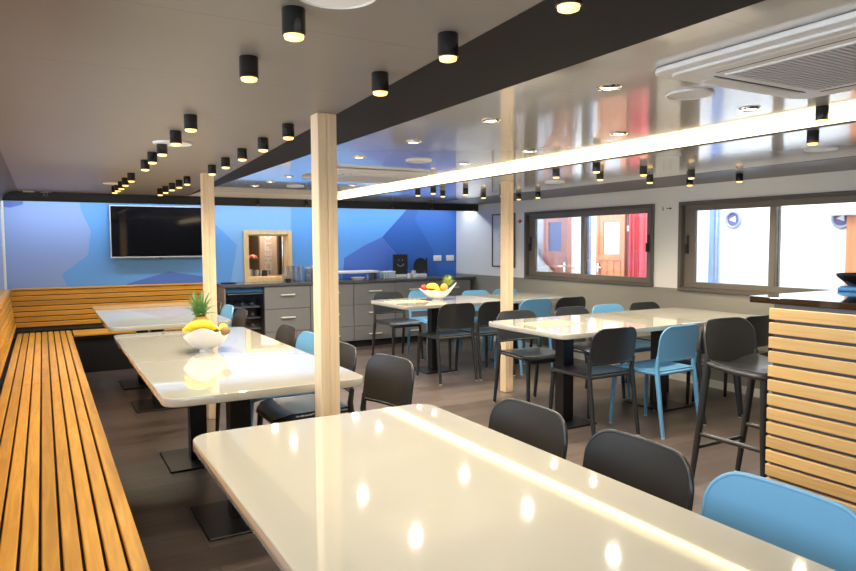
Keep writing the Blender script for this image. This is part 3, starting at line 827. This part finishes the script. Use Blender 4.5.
# ------------------------------------------------------------------ bar
XB, YBE = 2.935, 1.93
r = thing('bar_counter', 'bar clad in pale oak slats under a black granite top', 'bar', (0, 0, 0))
b = B()
for i in range(15):
    z1 = 1.05 - .0672 * i
    box(b, XB, XB + .02, -2.0, YBE, z1 - .052, z1, .002, 1)
obj('slatted_front', b, M['bar_slat'], r)
b = B(); box(b, XB + .021, 3.95, -2.0, YBE - .012, .03, 1.068); obj('body', b, M['backing_grey'], r)
b = B(); prism(b, rrect(2.945, 4.10, -2.0, 2.045, .012, 3), .030, (0, 0, 1.069), bev=.003); obj('counter_top', b, M['granite'], r)
b = B(); box(b, XB + .06, 3.92, -2.0, YBE - .05, 0, .03); obj('plinth', b, M['cab_dark'], r)
q = thing('tray', 'blue tray lying on the black granite bar top', 'tray', (3.735, 1.865, 1.0995))
b = B(); prism(b, rrect(-.13, .13, -.16, .14, .03, 5), .018, bev=.004); obj('tray_body', b, M['tray_blue'], q, 40)
b = B(); tube(b, [(x, y, .020) for x, y in rrect(-.118, .118, -.148, .128, .025, 5)], .005, 6, closed=True); obj('rim', b, M['tray_blue'], q, 60)
q = thing('black_bowl', 'black shallow bowl standing on the blue tray', 'bowl', (3.675, 1.90, 1.1250))
b = B(); lathe(b, [(0, 0), (.06, 0), (.07, .006), (.12, .05), (.125, .062), (.118, .062), (.11, .05), (.06, .012), (0, .012)]); obj('bowl_body', b, M['black_gloss'], q, 40)
b = B(); tube(b, [(.122 * math.cos(2 * PI * i / 28), .122 * math.sin(2 * PI * i / 28), .062) for i in range(28)], .004, 6, closed=True); obj('rim', b, M['black_gloss'], q, 60)

# ------------------------------------------------------------------ worktop and cabinets
CF, CT = 8.05, .88
b = B(); box(b, 1.83, XR - .02, CF - .02, YB - .012, CT - .035, CT, .003, 1)
tag(obj('worktop', b, M['counter']), 'long charcoal worktop along the blue mural wall', 'worktop')
def drawer_unit(x0, x1, label):
    cx = (x0 + x1) / 2; w = (x1 - x0) / 2
    r = thing('drawer_cabinet', label, 'cabinet', (cx, CF, 0), 0, 'grey drawer cabinets under the worktop')
    b = B(); box(b, -w, w, .022, .50, .09, CT - .038); obj('body', b, M['cab'], r)
    b = B(); box(b, -w, w, .06, .48, 0, .09); obj('plinth', b, M['cab_dark'], r)
    for z0, z1 in ((.565, CT - .04), (.285, .56), (.095, .28)):
        b = B(); box(b, -w + .002, w - .002, 0, .02, z0, z1, .002, 1); d = obj('drawer', b, M['cab'], r)
        zz = z1 - .105
        b = B(); tube(b, [(-.085, 0, zz), (-.085, -.026, zz), (.085, -.026, zz), (.085, 0, zz)], .007, 6, sx=1.3); obj('handle', b, M['handle'], d)
drawer_unit(2.315, 2.895, 'grey drawer cabinet under the hatch, next to the wine fridge')
drawer_unit(2.90, 3.485, 'grey drawer cabinet behind the big pine post')
drawer_unit(3.49, 4.09, 'grey drawer cabinet in line with the chair at the boat bowl table end')
drawer_unit(4.095, 4.70, 'grey drawer cabinet directly behind the boat shaped fruit bowl')
drawer_unit(4.705, 5.30, 'grey drawer cabinet in the corner by the window wall')
b = B(); box(b, 1.835, 1.853, CF, 8.55, 0, CT - .038)
tag(obj('end_panel', b, M['cab']), 'grey end panel of the worktop beside the pine bench', 'panel')
r = thing('wine_fridge', 'black glass door wine fridge under the worktop', 'fridge', (2.085, CF, 0))
b = B()
for a in ((-.222, .222, .45, .48, .02, .775), (-.222, -.205, .04, .45, .02, .775), (.205, .222, .04, .45, .02, .775), (-.205, .205, .04, .45, .02, .04), (-.205, .205, .04, .45, .755, .775)): box(b, *a)
obj('body', b, M['black_matt'], r)
b = B()
for a in ((-.222, .222, .02, .05), (-.222, .222, .745, .775), (-.222, -.185, .05, .745), (.185, .222, .05, .745)): box(b, a[0], a[1], 0, .03, a[2], a[3], .003, 1)
d = obj('door', b, M['black_gloss'], r)
b = B(); box(b, -.185, .185, .010, .016, .05, .745); obj('pane', b, M['tinted'], d)
b = B(); tube(b, [(-.21, -.002, .765), (.21, -.002, .765)], .006, 6); obj('trim_bar', b, M['steel'], d)
for z in (.20, .33, .46, .59):
    b = B(); box(b, -.20, .20, .05, .40, z, z + .012); obj('shelf', b, M['handle'], r)
b = B(); box(b, -.15, .15, .20, .215, .735, .75); obj('lamp', b, M['fridge_led'], r)
def fridge_bottle(x, z, k):
    q = thing('wine_bottle', '%s lying on the %s shelf of the wine fridge' % (('dark bottle beside the fridge hinge', 'dark bottle at the middle')[k % 2], ORD[z]), 'bottle', (2.085 + x, CF + .06, (.172 + .13 * z) + .0782), 0, 'bottles in the wine fridge')
    bb = B(); tube(bb, [(0, .0, 0), (0, .09, 0), (0, .13, 0), (0, .30, 0)], [.014, .015, .035, .036], 12); obj('bottle_body', bb, M['black_gloss'], q, 50)
    bb = B(); tube(bb, [(0, -.004, 0), (0, .03, 0)], .016, 12); obj('capsule', bb, M['silver'], q, 50)
for z in range(4):
    for k, x in enumerate((.10, -.02)): fridge_bottle(x, z, k)
b = B(); box(b, 1.855, 2.31, CF + .05, CF + .06, .778, CT - .037)
tag(obj('niche_panel', b, M['tray_blue']), 'blue panel in the gap between worktop and wine fridge', 'panel')

# things on the worktop
b = B(); lathe(b, [(0, 0), (.08, 0), (.10, .012), (.09, .012), (.07, .006), (0, .006)]); o = obj('ashtray', b, M['black_matt'], None, 40); o.location = (1.95, 8.30, CT); tag(o, 'black flat dish on the worktop end beside the rear post', 'dish')
q = thing('black_cup', 'black low cup on the worktop just under the hatch', 'cup', (2.635, 8.13, CT))
b = B(); lathe(b, [(0, 0), (.025, 0), (.04, .045), (.036, .045), (.022, .006), (0, .006)]); obj('cup_body', b, M['black_gloss'], q, 40)
b = B(); tube(b, [(.034, 0, .035), (.06, 0, .035), (.055, 0, .012), (.028, 0, .01)], .004, 6); obj('handle', b, M['black_gloss'], q)
n_ = 0
for j in range(3):
    for i in range(4):
        b = B(); lathe(b, [(0, 0), (.026, 0), (.031, .20 if j < 2 else .2), (.029, .2), (.024, .008), (0, .008)], seg=18)
        o = obj('tumbler', b, M['tumbler'], None, 40); o.location = (2.648 + .068 * i + .012 * j, 8.24 + .07 * j, CT)
        tag(o, 'clear tall tumbler, %s in the %s row of glasses beside the hatch' % (ORD[i], ('front', 'middle', 'back')[j]), 'glass', 'tumblers beside the hatch')
q = thing('patterned_jar', 'patterned dark glass jar beside the clear tumblers', 'jar', (2.965, 8.30, CT))
b = B(); lathe(b, [(0, 0), (.045, 0), (.05, .02), (.05, .13), (.035, .16), (0, .16)]); obj('jar_body', b, mat('patterned jar glass', (.12, .15, .2), .15, var=.9, vscale=25), q, 40)
b = B(); cyl(b, 0, 0, .16, .185, .036); obj('lid', b, M['silver'], q, 40)
q = thing('tea_tin', 'grey square tin standing just behind the big pine post', 'tin', (3.07, 8.30, CT))
b = B(); box(b, -.045, .045, -.045, .045, 0, .17, .006); obj('tin_body', b, M['oven_steel'], q, 40)
b = B(); box(b, -.047, .047, -.047, .047, .171, .20, .006); obj('lid', b, M['white_plastic'], q, 40)
q = thing('tray_stand', 'long white serving tray stand on the worktop beyond the pine post', 'tray stand', (3.64, 8.36, CT))
b = B(); box(b, -.33, .30, -.13, .13, .085, .115, .008); obj('tray', b, M['white_plastic'], q, 40)
for s in (-.30, .27):
    b = B(); box(b, s - .012, s + .012, -.11, .11, 0, .084); obj('leg', b, M['black_matt'], q)
q = thing('white_dish', 'low white dish in front of the white tray stand', 'dish', (3.60, 8.17, CT))
b = B(); lathe(b, [(0, 0), (.07, 0), (.10, .035), (.095, .035), (.065, .008), (0, .008)]); obj('dish_body', b, M['white_gloss'], q, 40)
for i, (x, y) in enumerate(((3.80, 8.16), (3.87, 8.13), (3.94, 8.17), (4.00, 8.12), (3.73, 8.12))):
    b = B(); lathe(b, [(0, 0), (.022, 0), (.030, .075), (.028, .075), (.020, .006), (0, .006)], seg=16)
    o = obj('small_glass', b, M['tumbler'], None, 40); o.location = (x, y, CT); tag(o, 'small clear glass before the white tray stand, %s of five' % ORD[i], 'glass', 'small glasses by the tray stand')
q = thing('storage_box', 'pale blue plastic box on the worktop beside the smiling board', 'box', (4.10, 8.30, CT))
b = B(); box(b, -.09, .09, -.07, .07, 0, .085, .008); obj('box_body', b, M['box_blue'], q, 40)
b = B(); box(b, -.094, .094, -.074, .074, .086, .10, .005); obj('lid', b, M['white_plastic'], q, 40)
q = thing('smiley_board', 'square black board with chalk smiley face on worktop', 'board', (4.34, 8.38, CT))
b = B(); box(b, -.115, .115, -.008, .008, .045, .325, .004); obj('panel', b, M['black_matt'], q)
b = B(); box(b, -.09, .09, -.04, .04, 0, .044, .004, 1); obj('stand', b, M['white_plastic'], q)
b = B(); tube(b, [(.055 * math.cos(a), -.0095, .215 + .055 * math.sin(a)) for a in [PI * (1.12 + .76 * i / 14) for i in range(15)]], .0028, 6)
for s in (-.028, .028): prism(b, circ(s, .245, .006, 12), .0025, (0, -.0085, 0), (1, 0, 0), (0, 0, 1))
obj('smiley_face', b, M['chalk'], q)
for i, (x, y, hh, l) in enumerate(((4.40, 8.22, .065, 'short white cup in front of the smiling board'), (4.475, 8.24, .10, 'taller white cup between the two black boards'))):
    b = B(); lathe(b, [(0, 0), (.026, 0), (.032, hh), (.029, hh), (.024, .006), (0, .006)], seg=18); o = obj('white_cup', b, M['white_gloss'], None, 40); o.location = (x, y, CT); tag(o, l, 'cup', 'white cups on the worktop')
q = thing('round_board', 'round black board on a pale stand near the sockets', 'board', (4.66, 8.38, CT))
b = B(); prism(b, circ(0, .16, .112, 36), .016, (0, .008, 0), (1, 0, 0), (0, 0, 1), bev=.003); obj('panel', b, M['black_matt'], q, 40)
b = B(); box(b, -.085, .085, -.04, .04, 0, .045, .004, 1); obj('stand', b, M['white_plastic'], q)
b = B(); box(b, .10, .112, -.01, .01, .045, .27); obj('upright', b, M['black_matt'], q)
for x, l in ((5.067, 'white double socket on blue wall, next to the round board'), (5.285, 'white double socket on blue wall, next to the corner')):
    q = thing('wall_socket', l, 'socket', (x, YB - .0065, 1.137)); b = B(); box(b, -.068, .068, -.010, 0, -.042, .042, .006); obj('plate', b, M['white_plastic'], q, 40)
    for s in (-.033, .033):
        b = B(); prism(b, circ(s, 0, .020, 18), .002, (0, -.010, 0), (1, 0, 0), (0, 0, 1)); obj('outlet', b, M['trim_white'], q)

# ------------------------------------------------------------------ TV
q = thing('television', 'flat TV with thin silver frame on the blue wall above the bench', 'TV', (1.22, YB - .075, 1.21))
b = B(); box(b, -.535, .535, 0, .045, 0, .60, .004, 1); obj('body', b, M['black_matt'], q)
b = B()
for a in ((-.54, .54, -.004, .010), (-.54, .54, .592, .604), (-.54, -.530, .010, .592), (.530, .54, .010, .592)): box(b, a[0], a[1], -.008, .03, a[2], a[3], .002, 1)
obj('frame', b, M['silver'], q)
b = B(); box(b, -.53, .53, -.004, -.001, .010, .592); obj('screen', b, M['screen'], q)
b = B(); box(b, -.2, .2, .045, .067, .15, .45); obj('wall_bracket', b, M['black_matt'], q)
b = B(); box(b, -.02, .02, -.002, .012, -.018, -.004); obj('sensor', b, M['black_matt'], q)

# ------------------------------------------------------------------ wall signs and picture
q = thing('framed_picture', 'framed pale print on the white wall behind the thin pine post', 'picture', (XR, 7.385, 1.03))
b = B()
for a in ((-.255, .255, 0, .018), (-.255, .255, .702, .72), (-.255, -.24, .018, .702), (.24, .255, .018, .702)): box(b, -.024, -.001, a[0], a[1], a[2], a[3], .002, 1)
obj('frame', b, M['win_track'], q)
b = B(); box(b, -.012, -.004, -.24, .24, .018, .702); obj('print', b, M['paper'], q)
b = B()
random.seed(3)
for i in range(9):
    z = .12 + .062 * i; y = .02 + .04 * math.sin(i * 1.7)
    tube(b, [(-.0135, y + .07 * math.sin(k * .9 + i), z + .035 * math.cos(k * 1.3 + i)) for k in range(7)], .0022, 5)
obj('line_drawing', b, M['ink'], q)
b = B()
prism(b, [(-.055, .010), (-.02, .010), (-.02, .028), (.0, .028), (.02, .010), (.055, .0), (.02, -.010), (0, -.028), (-.02, -.028), (-.02, -.010), (-.055, -.010)], .0015, (0, 0, 0), (0, -1, 0), (0, 0, 1))
o = obj('arrow_sign', b, M['red']); o.location = (XR - .001, 7.03, 1.637); tag(o, 'small red arrow sticker on the white wall beside the window', 'sticker')
b = B(); prism(b, [(-.03, .004), (.012, .004), (.012, .014), (.034, 0), (.012, -.014), (.012, -.004), (-.03, -.004)], .0015, (0, -.04, 0), (0, -1, 0), (0, 0, 1))
prism(b, circ(-.001, .017, .006, 10), .0015, (0, .035, 0), (0, -1, 0), (0, 0, 1)); prism(b, [(-.005, .009), (.005, .009), (.005, -.02), (-.005, -.02)], .0015, (0, .035, 0), (0, -1, 0), (0, 0, 1))
o = obj('direction_sign', b, M['ink_dark']); o.location = (XR - .001, 4.675, 1.690); tag(o, 'tiny dark figure and arrow sign on the wall between the windows', 'sign')

# ------------------------------------------------------------------ fruit bowls
def boat_bowl(q, a, bw, h0, rise_f, rise_b):
    """boat-shaped bowl: long axis along local x, tips raised"""
    b = B(); t = bmesh.new(); n = 44; rings = []
    for sc_ in (.24, .30, .30, .45, .6, .74, .87, 1.):
        ring = []; foot = len(rings) < 2
        for i in range(n):
            th = 2 * PI * i / n; c = math.cos(th)
            tip = max(0, c) ** 3 * rise_f + max(0, -c) ** 3 * rise_b
            u_ = max(0, (sc_ - .30) / .70)
            zz = (0 if foot else .014) + (h0 + tip) * u_ ** (1.9 - .5 * abs(c))
            ring.append(t.verts.new((a * c * sc_, bw * math.sin(th) * sc_, zz if not (len(rings) == 0) else .004)))
        rings.append(ring)
    t.faces.new(rings[0][::-1])
    for p, q_ in zip(rings, rings[1:]):
        for k in range(n): t.faces.new((p[k], p[(k + 1) % n], q_[(k + 1) % n], q_[k]))
    bmesh.ops.recalc_face_normals(t, faces=t.faces)
    bmesh.ops.solidify(t, geom=t.faces[:], thickness=.006)
    bmesh.ops.recalc_face_normals(t, faces=t.faces)
    merge(b, t)
    return obj('bowl_body', b, M['white_gloss'], q, 60)
def banana(loc, rz, tilt, ln=.17, label='', grp=None, roll_=0.):
    q = thing('banana', label, 'banana', loc, rz, grp)
    b = B(); pts = []; rad = []
    for i in range(13):
        t = i / 12; a = (t - .5) * 1.7
        pts.append((ln * .62 * math.sin(a), 0, ln * .62 * (1 - math.cos(a)) * -1)); rad.append(.0205 * min(1, .35 + 2.4 * min(t, 1 - t)))
    R = Matrix.Rotation(roll_, 4, 'X') @ Matrix.Rotation(tilt, 4, 'Y')
    pts = [R @ V(p) for p in pts]
    tube(b, pts, rad, 8); obj('peel', b, M['banana'], q, 60)
    b = B(); d = (pts[-1] - pts[-2]).normalized(); tube(b, [pts[-1] - d * .002, pts[-1] + d * .022], [.007, .006], 6); obj('stem', b, M['banana_tip'], q, 60)
    return q
def pineapple(loc, lean, label, lm, body=True, sc=1.):
    q = thing('pineapple', label, 'pineapple', loc)
    R = Matrix.Rotation(lean[1], 4, 'Y') @ Matrix.Rotation(lean[0], 4, 'X') @ Matrix.Scale(sc, 4)
    b = B(); lathe(b, [(0, 0), (.03, .004), (.048, .03), (.053, .065), (.046, .10), (.028, .122), (0, .126)], seg=20, mtx=R); obj('fruit_body', b, M['pine_body'], q, 60)
    b = B(); k = 0
    for ring, (n, ln, sp, zz) in enumerate(((11, .07, 1.0, .116), (11, .095, .72, .120), (9, .115, .48, .124), (7, .13, .27, .126), (4, .135, .10, .128))):
        for i in range(n):
            a = 2 * PI * (i + .5 * ring) / n + .2 * ring; rows = []
            for j in range(6):
                t = j / 5; w = .0125 * (1 - t) ** .7 + .0004
                d = .012 + math.sin(sp * (.6 + t * .8)) * ln * t; z = zz + math.cos(sp * (.4 + t * .9)) * ln * t
                c = V((d * math.cos(a), d * math.sin(a), z)); s = V((-math.sin(a), math.cos(a), 0)) * w
                up = V((math.cos(a), math.sin(a), 0)) * -.003 * (1 - t)
                rows.append([R @ (c - s), R @ (c + up), R @ (c + s)])
            grid(b, rows, .0012)
    obj('crown', b, lm, q, 60)
def ball(name, loc, r, m, label, cat, stem=True, sz=1.):
    q = thing(name, label, cat, loc)
    b = B(); lathe(b, [(r * math.sin(PI * i / 12) if 0 < i < 12 else (0 if i in (0, 12) else 0), -r * sz * math.cos(PI * i / 12)) for i in range(13)], (0, 0, r * sz), 18); obj('skin', b, m, q, 60)
    if stem:
        b = B(); tube(b, [(0, 0, 2 * r * sz - .002), (.004, 0, 2 * r * sz + .012)], .002, 5); obj('stem', b, M['banana_tip'], q)
    return q
q = thing('fruit_bowl', 'white boat shaped bowl of bananas and pineapple on the middle bench table', 'bowl', (.80, 3.98, TT), -PI / 2 - .35)
boat_bowl(q, .165, .125, .075, .055, .035)
gz = TT
banana((.745, 3.845, gz + .172), .15, .05, .19, 'ripe banana lying foremost over the edge of the middle table bowl', 'bananas in the middle table bowl', .5)
banana((.76, 3.898, gz + .168), .25, 0., .19, 'ripe banana lying across the top of the middle table bowl', 'bananas in the middle table bowl', .1)
banana((.75, 3.946, gz + .158), .1, .0, .18, 'ripe banana lying behind the others before the pineapple', 'bananas in the middle table bowl', -.4)
banana((.895, 3.945, gz + .135), 1.0, .25, .13, 'small banana beside the brown fruit in the middle table bowl', 'bananas in the middle table bowl', .6)
ball('brown_fruit', (.885, 3.87, gz + .098), .028, M['kiwi'], 'brown round fruit at the edge of the middle table bowl', 'fruit', False, .85)
pineapple((.79, 4.045, gz + .058), (-.06, -.03), 'pineapple with green crown behind bananas on the middle table', M['leaf'], sc=1.1)
q = thing('fruit_bowl', 'white boat shaped bowl of apple, bananas and pineapple on the far long table', 'bowl', (3.70, 6.27, TT), -.50)
boat_bowl(q, .205, .12, .075, .095, .035)
def on2(dx, dy, dz):   # along the bowl's long axis
    c, s = math.cos(-.5), math.sin(-.5)
    return (3.70 + dx * c - dy * s, 6.27 + dx * s + dy * c, TT + dz)
ball('apple', on2(-.145, 0, .092), .037, M['apple'], 'red apple at the low end of the far table fruit bowl', 'apple')
ball('orange', on2(-.075, -.03, .040), .034, M['orange'], 'small orange between apple and bananas in the far table bowl', 'orange', False)
banana(on2(-.05, -.015, .160), -.35, .1, .15, 'uppermost ripe banana in the far table fruit bowl', 'bananas in the far table bowl', .1)
banana(on2(-.035, -.075, .138), -.6, .35, .15, 'ripe banana sloping down the front of the far table bowl', 'bananas in the far table bowl', .4)
banana(on2(-.055, .05, .150), -.45, .2, .15, 'ripe banana lying at the back of the far table bowl', 'bananas in the far table bowl', -.3)
pineapple(on2(.045, .012, .086), (.0, .60), 'small pineapple with pale crown leaning out of far table bowl', M['leaf_pale'], sc=.80)

# ------------------------------------------------------------------ ceiling lights
WARM = (1., .87, .62)
spot_proto = None
def spot(x, y, z, label, group, e=5.5):
    global spot_proto
    if spot_proto is None:
        r = thing('ceiling_spotlight', label, 'spotlight', (x, y, z), 0, group)
        b = B(); lathe(b, [(0, 0), (.0265, 0), (.0275, -.002), (.0275, -.059), (.025, -.061), (.0235, -.057), (0, -.053)], seg=26); obj('lamp_body', b, M['spot_black'], r, 40)
        b = B(); lathe(b, [(0, -.0555), (.0222, -.0555), (.0235, -.062), (.022, -.068), (.016, -.0705), (0, -.0715)], seg=22); obj('lens', b, M['lamp'], r, 60)
        spot_proto = r
    else: r = dup(spot_proto, (x, y, z), 0, label, group)
    light('SPOT', 'bulb', (0, 0, -.080), e, WARM, r, spot_size=math.radians(160), spot_blend=1., shadow_soft_size=.022)
GA = ((.526, 1.544), (.542, 1.997), (.562, 2.996), (.576, 3.449), (.578, 3.887), (.582, 4.29), (.595, 4.713), (.607, 5.612), (.607, 6.03), (.611, 6.40), (.607, 6.68), (.603, 6.92))
for i, (x, y) in enumerate(GA):
    spot(x, y, ZC, 'black cylinder light, %s from the camera in the row over the bench tables' % ORD[i], 'cylinder lights over the bench side')
GB = ((.955, 1.085), (.938, 1.531), (.958, 1.98), (.991, 3.011), (1.006, 3.466), (1.010, 3.901), (1.021, 4.349), (1.034, 4.801), (1.030, 5.701), (1.026, 6.039), (1.020, 6.362), (1.018, 6.712), (1.016, 7.034))
for i, (x, y) in enumerate(GB):
    spot(x, y, ZC, 'black cylinder light, %s from the camera in the row beside the charcoal band' % ORD[i], 'cylinder lights beside the band')
for k, (yy, xs, nm) in enumerate(((3.48, (3.325, 3.78, 4.29, 4.86), 'near row above place mat table'), (3.90, (3.325, 3.765, 4.31, 4.79), 'far row above place mat table'),
                                  (5.71, (3.325, 3.70, 4.15, 4.62), 'near row above boat bowl table'), (6.02, (3.325, 3.62, 4.13, 4.60), 'far row above boat bowl table'))):
    for i, x in enumerate(xs):
        spot(x, yy, ZC - (.003 if x > 4.56 else 0), 'black cylinder light, %s from the light strip, %s' % (ORD[i], nm), 'cylinder lights over the long tables', 10.)
spot(3.325, 1.98, ZC, 'black cylinder ceiling light just under the light strip near the bar', 'cylinder lights near the bar')
spot(3.045, 1.775, ZK, 'black cylinder ceiling light crossing the bright strip near the bar', 'cylinder lights near the bar')

dl_proto = None
def downlight(x, y, label):
    global dl_proto
    if dl_proto is None:
        r = thing('recessed_downlight', label, 'downlight', (x, y, ZK), 0, 'recessed downlights in the gloss ceiling')
        b = B(); lathe(b, [(.030, -.001), (.033, -.008), (.046, -.005), (.048, 0), (.030, 0)], seg=28); obj('rim', b, M['chrome'], r, 50)
        b = B(); lathe(b, [(0, -.0005), (.031, -.0005), (.030, -.004), (0, -.006)], seg=24); obj('lens', b, M['lamp_dl'], r, 50)
        dl_proto = r
    else: r = dup(dl_proto, (x, y, ZK), 0, label)
    light('SPOT', 'bulb', (0, 0, -.02), 14., (1, .90, .76), r, spot_size=math.radians(165), spot_blend=1., shadow_soft_size=.03)
YD = (1.958, 2.755, 3.55, 4.34, 5.87, 6.44, 6.98)
for i, y in enumerate(YD):
    downlight(1.932, y, 'chrome ringed downlight, %s from the camera in the row beside the charcoal band' % ORD[i])
for i, y in enumerate(YD):
    downlight(2.795, y, 'chrome ringed downlight, %s from the camera in the row beside the light strip' % ORD[i])

# light strip on the step of the ceiling
q = thing('ceiling_light_strip', 'long glowing white strip on the step of the raised ceiling', 'light strip', (3.262, 2.77, ZC))
b = B(); box(b, 0, .010, YF - 2.77 + .05, 7.93 - 2.77, .010, ZK - ZC - .002); obj('diffuser', b, M['led'], q)
b = B(); box(b, -.006, .012, YF - 2.77 + .05, 7.93 - 2.77, 0, .009); obj('edge_profile', b, M['win_track'], q)

# cove light behind the bulkhead
b = B(); box(b, XL + .03, XR - .03, 8.20, 8.26, 1.896, 1.912)
tag(obj('cove_light', b, M['cove']), 'hidden light strip washing the top of the blue mural', 'light strip')

# speakers / discs
def disc(x, y, z, r_, label, ring=True):
    q = thing('ceiling_speaker', label, 'speaker', (x, y, z))
    b = B(); prism(b, circ(0, 0, r_, 40), .007, (0, 0, -.007), bev=.002); obj('grille', b, M['white_plastic'], q, 40)
    b = B(); tube(b, [((r_ - .004) * math.cos(2 * PI * i / 40), (r_ - .004) * math.sin(2 * PI * i / 40), -.006) for i in range(40)], .004, 6, closed=True); obj('rim', b, M['trim_white'], q, 60)
disc(.568, 1.388, ZC, .093, 'round white ceiling speaker beside the nearest cylinder lights')
disc(.625, 3.84, ZC, .10, 'round white ceiling speaker beyond the second group of cylinder lights')
disc(.575, 6.55, ZC, .10, 'round white ceiling speaker among the cylinder lights before the TV')
disc(2.297, 1.878, ZK, .092, 'round white speaker in the gloss ceiling beside the large air conditioner')
disc(2.40, 4.33, ZK, .095, 'round white speaker in the gloss ceiling before the far air conditioner')
disc(2.31, 6.82, ZK, .092, 'round white speaker in the gloss ceiling by the blue wall')
disc(4.0, 2.33, ZC, .09, 'round white speaker in the ceiling between light strip and window')
disc(4.03, 4.74, ZC, .09, 'round white speaker in the ceiling over the chairs by the windows')

# air conditioners
def aircon(x, y, label):
    q = thing('ceiling_air_conditioner', label, 'air conditioner', (x, y, ZK), 0, 'ceiling cassette air conditioners'); q.scale = (.94, .94, .62)
    b = B(); prism(b, rrect(-.465, .465, -.465, .465, .06, 6), .030, (0, 0, -.034), bev=.006); obj('surround', b, M['white_plastic'], q, 40)
    b = B(); prism(b, rrect(-.42, .42, -.42, .42, .05, 6), .018, (0, 0, -.052), bev=.006); fr = obj('fascia', b, M['white_plastic'], q, 40)
    b = B()
    for a in range(4):
        R = Matrix.Rotation(a * PI / 2, 4, 'Z'); t = B(); box(t, -.27, .27, .33, .385, -.058, -.050, .004, 1); merge(b, t, R)
    obj('air_flap', b, M['trim_white'], q, 40)
    b = B()
    for a in range(4):
        R = Matrix.Rotation(a * PI / 2, 4, 'Z'); t = B(); box(t, -.28, .28, .315, .326, -.0535, -.0515); merge(b, t, R)
    obj('air_slot_grille', b, M['black_matt'], q)
    b = B(); box(b, -.265, .265, -.265, .265, -.0545, -.0525)
    g = obj('grille', b, mat('grille shadow grey', (.33, .34, .37), .6) if 'gs' not in M else M['gs'], q)
    b = B()
    for i in range(24): 
        yy = -.255 + .0222 * i; box(b, -.262, .262, yy - .007, yy + .007, -.060, -.0548)
    obj('grille_slats', b, M['grille'], q)
    b = B()
    for a in ((-.28, .28, .265, .28), (-.28, .28, -.28, -.265), (-.28, -.265, -.265, .265), (.265, .28, -.265, .265)): box(b, a[0], a[1], a[2], a[3], -.062, -.052, .002, 1)
    obj('grille_frame', b, M['white_plastic'], q)
aircon(2.29, 1.255, 'white cassette air conditioner in gloss ceiling near the bar')
aircon(2.47, 5.44, 'white cassette air conditioner in the gloss ceiling near the blue wall')

# small spot heads under the black bulkhead, camera in the corner
for i, (x, l) in enumerate(((1.62, 'beside the rear pine post'), (2.24, 'above the hatch'), (2.84, 'above the tumblers'), (4.02, 'above the smiling board'), (4.62, 'above the round board'), (5.30, 'in the corner by the window wall'))):
    q = thing('ceiling_track_head', 'tiny black wall washer ' + l, 'spotlight', (x, 7.965, ZC), 0, 'tiny wall washers on the bulkhead')
    b = B(); cyl(b, 0, 0, -.022, 0, .010, seg=12); obj('base', b, M['black_matt'], q, 40)
    b = B(); tube(b, [(0, -.004, -.022), (0, .008, -.075)], .014, 12); obj('lamp_body', b, M['spot_black'], q, 40)
    b = B(); tube(b, [(0, .0082, -.0755), (0, .009, -.078)], .010, 12); obj('lens', b, M['silver'], q)
q = thing('ceiling_camera', 'small dark camera on the ceiling corner above the benches', 'camera', (.05, 7.90, ZC))
b = B(); cyl(b, 0, 0, -.014, 0, .05, seg=20); obj('base', b, M['trim_alu'], q, 40)
b = B(); lathe(b, [(0, -.055), (.02, -.05), (.034, -.034), (.038, -.015), (0, -.014)], seg=20); obj('dome', b, M['black_gloss'], q, 50)
b = B(); box(b, -.05, .05, -.03, .03, -.012, 0, .003, 1)
o = obj('ceiling_plate', b, M['white_plastic']); o.location = (-.10, 7.90, ZC); tag(o, 'small white plate on the ceiling next to the dark camera', 'plate')

# ------------------------------------------------------------------ daylight
w = bpy.data.worlds.new('sky'); S.world = w; w.use_nodes = True
bg = w.node_tree.nodes['Background']; bg.inputs['Color'].default_value = (.80, .90, 1., 1); bg.inputs['Strength'].default_value = 4.0

S.view_settings.view_transform = 'Standard'; S.view_settings.look = 'None'; S.view_settings.gamma = 1.; S.view_settings.use_curve_mapping = False
S.view_settings.exposure = .84
S.cycles.use_denoising = True
S.cycles.max_bounces = 8; S.cycles.diffuse_bounces = 5; S.cycles.glossy_bounces = 5; S.cycles.transparent_max_bounces = 12
S.cycles.caustics_reflective = False; S.cycles.caustics_refractive = False
S.cycles.sample_clamp_indirect = 6.
